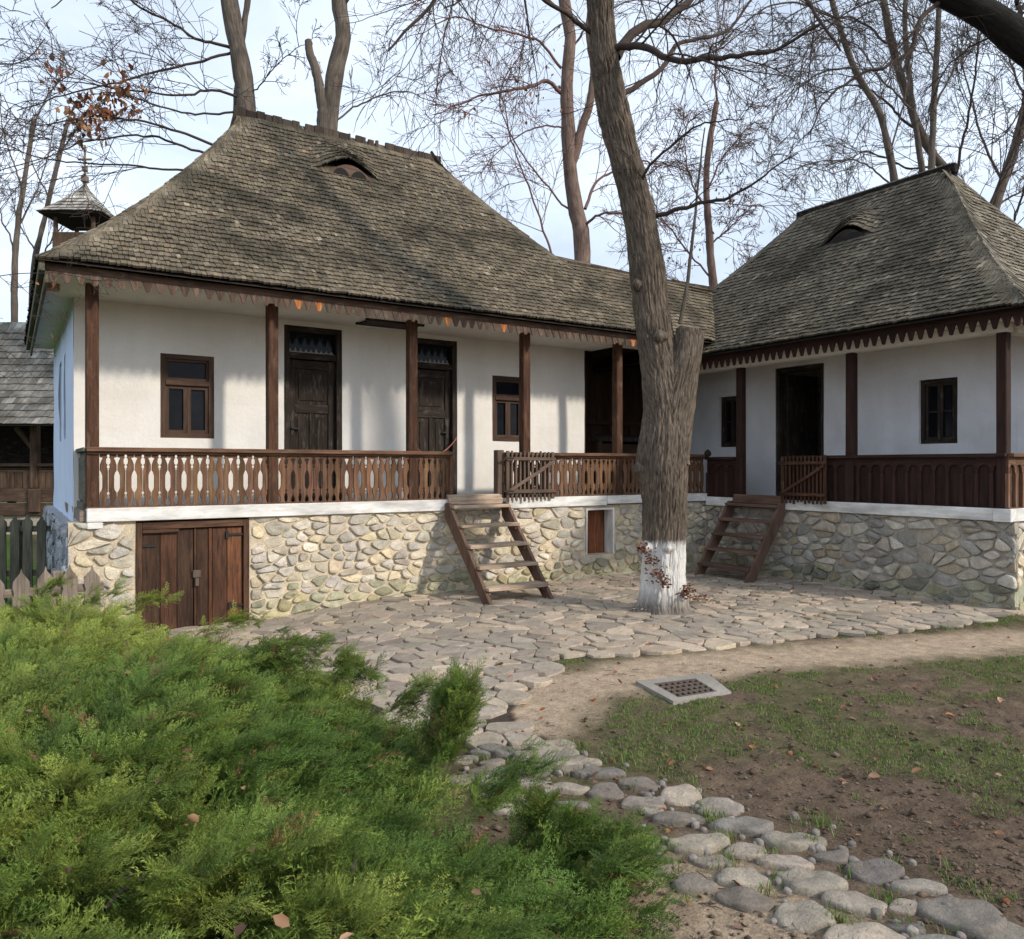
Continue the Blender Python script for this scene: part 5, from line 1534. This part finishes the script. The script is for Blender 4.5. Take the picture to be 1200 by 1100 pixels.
tree('overhanging_tree', 'thin bare branches entering from the left edge in front of the eave', [([C(-6.6, 6.6, 0), C(-6.5, 6.6, 2), C(-6.3, 6.5, 4), C(-6.1, 6.5, 6)], .16, .1)],
     [([C(-6.4, 6.55, 2.9)] + SL(6.6, (-90, 340), (0, 323), (40, 321), (75, 322), (110, 330)), .011, .0035), ([C(-6.4, 6.55, 2.6)] + SL(6.6, (-90, 372), (0, 389), (45, 398), (68, 399), (80, 378)), .011, .003), ([C(-6.3, 6.5, 4.2)] + SL(6.4, (-60, 60), (0, 72), (25, 70), (40, 60), (52, 46)), .022, .005),
      ([C(-6.2, 6.5, 5)] + SL(6.4, (-80, -40), (0, 5), (20, 12), (36, 18)), .016, .004), ([C(-6.3, 6.5, 3.8)] + SL(6.4, (-90, 120), (-10, 110), (10, 125), (25, 150)), .013, .004)],
     M['bark'], M['twig'], 51, rmin=.0022, m=(6, 4, 2), length=(-.22, -.4, -.4), droop=(.0, .02, .02), up=.05, u0=.45,
     dead=([S(47, 333, 6.6), S(62, 332, 6.6), S(70, 325, 6.6), S(62, 390, 6.6)], (2, 2, 1, 2), (.03, .03, .03), .05))
# ------------------------------------------------------------------ juniper
rg = np.random.default_rng(77)
FOOT = [(-3.9, 6.7), (-2.9, 6.45), (-1.95, 6.05), (-1.45, 5.5), (-1.15, 4.9), (-.66, 4.35), (-.48, 3.8), (-.44, 3.4), (-.24, 2.98), (.05, 3.12), (.38, 3.02), (.45, 2.85), (.33, 2.5), (.22, 2.1), (.15, 1.5), (-.1, .95), (-2, .9), (-4.5, 2), (-5.2, 6)]
def jheight(q):                       # crown height over the footprint (r,d)
    d = seg_dist(FOOT, q, True) * np.where(poly_mask(FOOT, q), 1, -1)
    e = sstep(-.12, .75, d)
    n = fbm(np.concatenate([q * 1.5, np.zeros(q.shape[:-1] + (1,))], -1), 3); n2 = fbm(np.concatenate([q * 3.3, np.ones(q.shape[:-1] + (1,))], -1), 2)
    return e * (.16 + .30 * n + .30 * (n2 - .5) + .20 * sstep(3.0, 1.8, q[..., 1]) + .10 * sstep(-2.2, -3.6, q[..., 0])), d
def spray_proto(r_, nb, L):
    """one flat feathery spray along +x: side branchlets set with little scale leaves"""
    T = []
    def tri(a, b, c): T.append((a, b, c))
    def blade(p, d, l, w):
        d = d / np.linalg.norm(d); s = np.cross(d, np.array([0, 0, 1.])); s /= np.linalg.norm(s) + 1e-9
        s = s + np.array([0, 0, r_.uniform(-.8, .8)])
        tri(p - s * w, p + s * w, p + d * l)
    ax = [np.array([L * t, .035 * L * math.sin(3 * t + 1), -.28 * L * t * t + .10 * L * t]) for t in np.linspace(0, 1, 9)]
    for i in range(8):
        d = ax[i + 1] - ax[i]; s = np.array([0, .0014, 0]); tri(ax[i] - s, ax[i] + s, ax[i + 1])
    for k in range(nb):
        t = .08 + .90 * k / nb; p = np.array([L * t, .035 * L * math.sin(3 * t + 1), -.28 * L * t * t + .10 * L * t])
        sd = 1 if k % 2 else -1; a = r_.uniform(.45, .85) * sd
        l = L * (.42 * (1 - t) + .10) * r_.uniform(.75, 1.2)
        d = np.array([math.cos(a), math.sin(a), r_.uniform(-.15, .45)]); d /= np.linalg.norm(d)
        m = max(3, int(l / .0085)); s = np.array([0, 0, .0012]); tri(p - s, p + s, p + d * l)
        for j in range(m):
            q = p + d * l * (j + .5) / m + np.array([0, 0, .004 * math.sin(j)])
            for s2 in (-1, 1):
                b = a + s2 * r_.uniform(.4, .8)
                blade(q, np.array([math.cos(b), math.sin(b), r_.uniform(-.4, .5)]), r_.uniform(.010, .019) * (1.15 - .5 * j / m), .0019)
    for j in range(5):
        blade(ax[-1], np.array([1, r_.uniform(-.5, .5), r_.uniform(-.3, .3)]), .016, .0019)
    return np.array(T)
r_ = random.Random(3)
PROT = [spray_proto(r_, nb, L) for nb, L in ((16, .17), (14, .14), (18, .20), (13, .12), (15, .16))]
LAYERS = ((1700, .62, 1.0), (1500, .38, .9))
pos, dirs, size = [], [], []
cen_ = np.array((-1.7, 3.4))
def scatter(n, k, sz):
    out = 0
    while out < n:
        m = n * 2
        # sample more densely near the eye, where sprays show larger
        q = np.stack([rg.uniform(-4.6, .7, m), .9 + 5.9 * rg.random(m) ** 1.25], -1)
        h, d = jheight(q)
        inview = (q[:, 0] > -0.70 * q[:, 1] - .5)
        ok = (d > -.05) & inview
        q, h, d = q[ok], h[ok], d[ok]
        z = h * k + rg.normal(0, .022, len(h))
        e = 1e-2
        gxx = (jheight(q + [e, 0])[0] - h) / e; gyy = (jheight(q + [0, e])[0] - h) / e
        nrm = unit(np.stack([-gxx * .9, -gyy * .9, np.ones(len(h))], -1))
        # boughs sweep outwards, mostly up and to the right
        sw = fbm(np.concatenate([q * .9, np.full((len(q), 1), 7.)], -1), 2) - .5
        o = unit(q - cen_); ang = sw * 3.2
        flow = np.stack([o[:, 0] * np.cos(ang) - o[:, 1] * np.sin(ang) + .55, o[:, 0] * np.sin(ang) + o[:, 1] * np.cos(ang) - .05], -1)
        flow = unit(flow)
        dr = np.concatenate([flow, np.zeros((len(q), 1))], -1) + nrm * rg.uniform(.25, 1.0, (len(q), 1)) + rg.normal(0, .28, (len(q), 3))
        pos.append(np.concatenate([q, np.maximum(z, .02)[:, None]], -1)); dirs.append(unit(dr)); size.append(np.full(len(q), sz) * rg.uniform(.7, 1.25, len(q)) * (1 + .05 * q[:, 1]))
        out += len(q)
for n, k, s in LAYERS: scatter(n, k, s)
# boughs: flat fans of sprays arching up and out, with dark gaps between them
def flow_at(q):
    sw = fbm(np.concatenate([q * .8, np.full((len(q), 1), 7.)], -1), 2) - .5
    o = unit(q - cen_); ang = sw * 3.0
    return unit(np.stack([o[:, 0] * np.cos(ang) - o[:, 1] * np.sin(ang) + .6, o[:, 0] * np.sin(ang) + o[:, 1] * np.cos(ang) - .08], -1))
BOUGHS = []
while len(BOUGHS) < 430:
    q = np.array([[rg.uniform(-4.5, .5), .95 + 5.6 * rg.random() ** 1.2]])
    h, d = jheight(q)
    if d[0] < .02 or q[0, 0] < -.70 * q[0, 1] - .4: continue
    f = flow_at(q)[0]; L = rg.uniform(.34, .62) * (1 + .04 * q[0, 1])
    tip = np.array([q[0, 0], q[0, 1], h[0] + rg.normal(.045, .04) * (.3 if q[0, 0] > -.5 and q[0, 1] > 2.5 else 1)])
    st = tip - np.array([f[0], f[1], 0]) * L; hs = jheight(st[None, :2])[0][0]; st[2] = max(.03, min(hs, h[0]) * rg.uniform(.25, .6))
    BOUGHS.append((st, tip, f))
    k = int(15 + 9 * rg.random()); t = np.linspace(.22, 1.0, k)
    mid = (st + tip) / 2 + np.array([0, 0, .10 * L])
    P = (1 - t)[:, None] ** 2 * st + 2 * ((1 - t) * t)[:, None] * mid + (t ** 2)[:, None] * tip
    T = unit(2 * (1 - t)[:, None] * (mid - st) + 2 * t[:, None] * (tip - mid))
    sd = np.where(np.arange(k) % 2 == 0, 1, -1) * rg.uniform(.35, .95, k) * np.where(t > .96, .1, 1)
    S_ = unit(np.cross(T, np.array([0, 0, 1.]))); roll = rg.normal(0, .35)
    U_ = np.cross(S_, T)
    side = S_ * math.cos(roll) + U_ * math.sin(roll)
    D = unit(T * np.cos(sd)[:, None] + side * np.sin(sd)[:, None] + U_ * rg.uniform(.0, .35, (k, 1)) + rg.normal(0, .12, (k, 3)))
    pos.append(P + rg.normal(0, .008, (k, 3))); dirs.append(D); size.append(rg.uniform(.75, 1.15, k) * (1.15 - .35 * t) * (1 + .04 * q[0, 1]))
# arching shoots that stand clear of the mass
SHOOTS = [((-1.85, 5.3, .30), (-1.12, 5.02, .40), .10), ((-1.75, 5.15, .28), (-1.25, 4.95, .36), .10), ((-.45, 4.05, .1), (-.20, 3.85, .52), .05), ((-.40, 3.95, .1), (-.30, 3.9, .45), .06), ((-.34, 3.85, .12), (-.20, 3.85, .42), .05), ((-.35, 4.0, .1), (-.27, 4.0, .5), .04), ((-1.2, 4.9, .25), (-.85, 4.75, .30), .05),
          ((.08, 3.0, .08), (.12, 3.02, .25), .04), ((.2, 2.95, .08), (.46, 2.98, .16), .05), ((.12, 2.95, .06), (.26, 3.0, .2), .05), ((.25, 2.75, .1), (.48, 2.8, .16), .05), ((-3.9, 6.2, .35), (-3.6, 6.25, .68), .06), ((-3.6, 6.2, .35), (-3.2, 6.3, .58), .06), ((-3.2, 6.1, .35), (-2.75, 6.2, .55), .06), ((-2.4, 5.9, .3), (-1.95, 5.95, .42), .06), ((-.7, 4.3, .2), (-.45, 4.25, .36), .05), ((-.15, 2.9, .3), (.1, 2.95, .45), .06), ((-1.1, 4.75, .3), (-.95, 4.6, .42), .05)]
for i_, (a, b, w) in enumerate(SHOOTS):
    a, b = np.array(a), np.array(b); k = 120 if i_ < 6 else 60; t = rg.random(k)[:, None]
    p = a + (b - a) * t; p[:, 2] += .10 * np.sin(np.pi * t[:, 0]) * 0.6
    pos.append(p + rg.normal(0, w * .45, (k, 3))); dirs.append(unit(unit(b - a) + rg.normal(0, .45, (k, 3)))); size.append(rg.uniform(.6, 1.0, k) * (1.1 - .4 * t[:, 0]))
pos, dirs, size = np.vstack(pos), np.vstack(dirs), np.concatenate(size)
# camera-ground coordinates (r,d) -> world
def rd2w(v): return np.stack([v[:, 0] * CT + v[:, 1] * ST, -v[:, 0] * ST + v[:, 1] * CT, v[:, 2]], -1)
posw, dirw = rd2w(pos), rd2w(dirs)
jb = C(-1.7, 3.4, 0)
JUN = thing('juniper_shrub', jb, 'sprawling green juniper with feathery sprays filling the lower left', 'shrub')
pick = rg.integers(0, len(PROT), len(pos))
Vall, Call = [], []
tone_n = fbm(np.concatenate([pos[:, :2] * 1.1, np.zeros((len(pos), 1))], -1), 2)
for i, pr in enumerate(PROT):
    s = np.where(pick == i)[0]
    x = dirw[s]; r = rg.normal(size=(len(s), 3)) * .7 + np.array([0, 0, 1.2]); z = unit(r - (r * x).sum(-1, keepdims=True) * x); y = np.cross(z, x)
    R = np.stack([x, y, z], 1)
    V = posw[s][:, None] + (pr.reshape(-1, 3)[None] * size[s][:, None, None]) @ R
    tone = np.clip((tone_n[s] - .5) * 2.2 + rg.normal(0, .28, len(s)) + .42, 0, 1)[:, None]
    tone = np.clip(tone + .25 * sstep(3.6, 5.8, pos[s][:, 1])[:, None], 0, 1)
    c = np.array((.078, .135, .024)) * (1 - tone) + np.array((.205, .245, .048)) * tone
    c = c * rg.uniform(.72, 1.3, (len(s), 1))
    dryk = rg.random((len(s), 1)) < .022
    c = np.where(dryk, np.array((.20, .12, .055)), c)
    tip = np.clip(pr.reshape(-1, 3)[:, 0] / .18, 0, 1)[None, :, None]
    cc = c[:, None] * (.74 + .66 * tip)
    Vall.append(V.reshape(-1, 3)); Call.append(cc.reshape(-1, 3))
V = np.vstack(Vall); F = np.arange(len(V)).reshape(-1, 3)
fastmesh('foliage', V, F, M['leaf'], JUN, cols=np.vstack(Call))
# woody boughs underneath
nb = 150
q = np.stack([rg.uniform(-3.6, .3, nb), rg.uniform(1.3, 6.0, nb)], -1); h, d = jheight(q); k = (d > .15); q, h = q[k], h[k]
st = np.concatenate([cen_ + (q - cen_) * .35 + rg.normal(0, .25, q.shape), np.zeros((len(q), 1))], -1); en = np.concatenate([q, (h * .8)[:, None]], -1)
t = np.linspace(0, 1, 9)[None, :, None]
P = st[:, None] * (1 - t) + en[:, None] * t; P[..., 2] += (np.sin(np.pi * t[..., 0]) * .1) * h[:, None]
P += np.cumsum(rg.normal(0, .012, P.shape), 1)
Pw = rd2w(P.reshape(-1, 3)).reshape(P.shape)
v, f, _ = tubes(Pw, np.broadcast_to(np.linspace(.018, .006, 9), P.shape[:2]), 5)
fastmesh('boughs', v, f, M['twig'], JUN, smooth=True)
# dry leaves caught on top
nl = 135
q = np.stack([rg.uniform(-3.0, .2, nl), 1.5 + 4.3 * rg.random(nl) ** 1.3], -1); h, d = jheight(q); k = d > .1; q, h = q[k], h[k]
lw = rd2w(np.concatenate([q, (h + .085)[:, None]], -1))
lo = leaves('caught_leaves', lw, None, rg, .042, cols=np.array([(.22, .12, .065), (.28, .17, .10), (.16, .075, .04), (.34, .20, .12), (.11, .06, .04)]))
tag(lo, 'dry brown leaves caught on the juniper', 'leaves', kind='stuff')

# ------------------------------------------------------------------ grass, litter
def blades(name, P, hgt, wid, cols, kind_label):
    n = len(P); a = rg.uniform(0, 2 * np.pi, n); d = np.stack([np.cos(a), np.sin(a), np.zeros(n)], -1); s = np.stack([-np.sin(a), np.cos(a), np.zeros(n)], -1)
    h = hgt[:, None] * rg.uniform(.6, 1.3, (n, 1)); lean = rg.uniform(.15, .9, (n, 1))
    up = np.array([0, 0, 1.])
    w = wid
    p0 = P - s * w; p1 = P + s * w; m = P + up * h * .55 + d * h * lean * .35; p2 = m - s * w * .8; p3 = m + s * w * .8; tp = P + up * h + d * h * lean
    V = np.stack([p0, p1, p3, p2, tp], 1).reshape(-1, 3)
    i = 5 * np.arange(n)[:, None]
    F = np.concatenate([i + np.array([[0, 1, 2]]), i + np.array([[0, 2, 3]]), i + np.array([[3, 2, 4]])])
    c = np.repeat(cols, 5, 0)
    o = fastmesh(name, V, F, M['leaf'], None, cols=c); tag(o, kind_label, 'grass', kind='stuff'); return o
GC = np.array([(.10, .20, .028), (.13, .23, .035), (.08, .16, .025), (.17, .20, .06), (.22, .19, .09)])
def zof(p): return np.array([ground_z(x, y) for x, y in p])
q = np.stack([rg.uniform(2.2, 9.2, 260000), rg.uniform(.4, 6.2, 260000)], -1)
n = fbm(np.concatenate([q * .9, np.zeros((len(q), 1))], -1), 4); n2 = fbm(np.concatenate([q * 5.5, np.full((len(q), 1), 4.)], -1), 2)
keep = (~poly_mask(YARD, q)) & (seg_dist(TRACK, q) > .5) & (n + (n2 - .5) * .9 > .585)
rr_ = q[:, 0] * CT - q[:, 1] * ST; dd_ = q[:, 0] * ST + q[:, 1] * CT
keep &= (np.abs(rr_) < .75 * dd_ + .3) & ~((rr_ > -.2) & (rr_ < (dd_ - 1.9) * .9) & (dd_ < 3.4) & (rr_ < .0))
cobp = np.array([G(c[0], c[1])[:2] for c in COB]); cobr = np.array([c[2] / FPX * 1.6 * FPX / (c[1] - PY0) for c in COB])
q = q[keep]
dm = np.linalg.norm(q[:, None] - cobp[None], axis=-1) - cobr[None] * .85
q = q[(dm.min(1) > 0)][:42000]
# tufts wedged between the cobbles and at the yard's rim
tu = []
for k in range(46):
    c = COB[rg.integers(0, len(COB))]; p = G(c[0] + c[2] * rg.choice([-1.15, 1.15]), c[1] + c[3] * rg.uniform(-1, 1)); tu.append(np.array(p[:2]) + rg.normal(0, .028, (rg.integers(12, 50), 2)))
for (px, py, k, s) in ((742, 708, 90, .07), (800, 716, 30, .03), (762, 716, 30, .04), (672, 877, 90, .05), (730, 888, 110, .06), (1110, 735, 60, .06), (905, 748, 40, .05), (970, 1078, 70, .035), (960, 963, 80, .05), (1030, 745, 40, .05), (1190, 720, 60, .08)):
    tu.append(np.array(G(px, py)[:2]) + rg.normal(0, s, (k, 2)))
tu = np.vstack(tu); P = np.vstack([q, tu]); Pz = np.concatenate([P, zof(P)[:, None]], -1)
hg = np.concatenate([np.full(len(q), .017), np.full(len(tu), .042)])
blades('grass', Pz, hg, .0022, GC[rg.integers(0, 5, len(P))] * rg.uniform(.75, 1.25, (len(P), 1)), 'sparse short grass growing in the bare soil')
q = np.stack([rg.uniform(-9, .3, 9000), rg.uniform(9.4, 17, 9000)], -1); Pz = np.concatenate([q, zof(q)[:, None]], -1)
blades('lawn_grass', Pz, np.full(len(q), .06), .006, np.array([(.10, .19, .02)]) * rg.uniform(.7, 1.3, (len(q), 1)), 'bright lawn grass behind the dark fence')
# fallen leaves: thick in a few places, strays elsewhere
lp = []
for k in range(230):
    px, py = rg.uniform(420, 1200), 690 + 410 * rg.random() ** 1.3; lp.append(G(px, py)[:2])
for k in range(60):
    px = rg.uniform(660, 1180); lp.append(G(px, rg.uniform(672, 712))[:2])
for k in range(40): lp.append(np.array(G(815, 705)[:2]) + rg.normal(0, .12, 2))
lp = np.array([p for p in lp if p[0] < 9.35 and p[1] < 8.7]); yd = poly_mask(YARD, lp)
lz = np.where(yd, .05 + gz(lp[:, 0], lp[:, 1]), zof(lp) + .012)
lo = leaves('fallen_leaves', np.concatenate([lp, lz[:, None]], -1), None, rg, .045, cols=np.array([(.30, .15, .08), (.40, .24, .15), (.22, .10, .05), (.34, .12, .06), (.16, .10, .07)]))
tag(lo, 'dry fallen leaves scattered over the yard and soil', 'leaves', kind='stuff')
wc = np.array(G(818, 706)[:2]) + rg.normal(0, 1, (140, 2)) * np.array([.16, .07]); wc2 = np.array(G(770, 717)[:2]) + rg.normal(0, 1, (30, 2)) * np.array([.15, .04]); wp = np.vstack([wc, wc2])
lo = leaves('wood_chips', np.concatenate([wp, np.full((len(wp), 1), .045)], -1), None, rg, .022, cols=np.array([(.55, .42, .32), (.45, .33, .24), (.62, .52, .42)]))
tag(lo, 'pale wood chips strewn at the foot of the whitewashed tree', 'chips', kind='stuff')
# twigs and clods on the soil
tp_ = np.array([G(rg.uniform(620, 1200), 780 + 320 * rg.random())[:2] for k in range(420)])
tp_ = tp_[~poly_mask(YARD, tp_)]
P = np.concatenate([tp_, (zof(tp_) + .006)[:, None]], -1); a = rg.uniform(0, 6.3, len(P)); ln = rg.uniform(.02, .09, len(P))
t = np.linspace(-.5, .5, 4)
PP = P[:, None] + (np.stack([np.cos(a), np.sin(a), 0 * a], -1) * ln[:, None])[:, None] * t[None, :, None] + rg.normal(0, .004, (len(P), 4, 3)); PP[..., 2] = np.maximum(PP[..., 2], P[:, None, 2])
v, f, _ = tubes(PP, np.full(PP.shape[:2], .0022), 3)
lo = fastmesh('fallen_twigs', v, f, M['twig_grey'], None); tag(lo, 'small dry twigs lying on the soil', 'twigs', kind='stuff')

# crumbs of earth lying on the bare soil
nc = 5200
cp = np.array([G(rg.uniform(560, 1215), 770 + 330 * rg.random() ** .8)[:2] for k in range(nc)])
cp = cp[(~poly_mask(YARD, cp)) & ((seg_dist(TRACK, cp) > .35) | (rg.random(nc) < .15))]
pale_ = np.array(G(840, 1075)[:2]); cp = cp[(np.linalg.norm(cp - pale_, axis=1) > .7) | (rg.random(len(cp)) < .2)]
dm = np.linalg.norm(cp[:, None] - cobp[None], axis=-1) - cobr[None]; cp = cp[dm.min(1) > 0]
sz = np.exp(rg.normal(-5.05, .5, len(cp)))
oc = np.array([(1, 0, 0), (-1, 0, 0), (0, 1, 0), (0, -1, 0), (0, 0, .8), (0, 0, -.5), (.7, .7, .35), (-.7, .6, .3), (-.6, -.7, .35), (.65, -.7, .3)])
tri_ = np.array([(4, 0, 6), (4, 6, 2), (4, 2, 7), (4, 7, 1), (4, 1, 8), (4, 8, 3), (4, 3, 9), (4, 9, 0), (5, 6, 0), (5, 2, 6), (5, 7, 2), (5, 1, 7), (5, 8, 1), (5, 3, 8), (5, 9, 3), (5, 0, 9)])
V = np.concatenate([cp, (zof(cp) + .002)[:, None]], -1)[:, None] + oc[None] * sz[:, None, None] * rg.uniform(.6, 1.35, (len(cp), 10, 1))
c = np.array([(.135, .097, .068)]) * rg.uniform(.65, 1.5, (len(cp), 1))
lo = fastmesh('soil_crumbs', V.reshape(-1, 3), (tri_[None] + 10 * np.arange(len(cp))[:, None, None]).reshape(-1, 3), M['rubble'], None, cols=np.repeat(c, 10, 0)); tag(lo, 'crumbs of dry earth strewn on the bare soil', 'soil', kind='stuff')
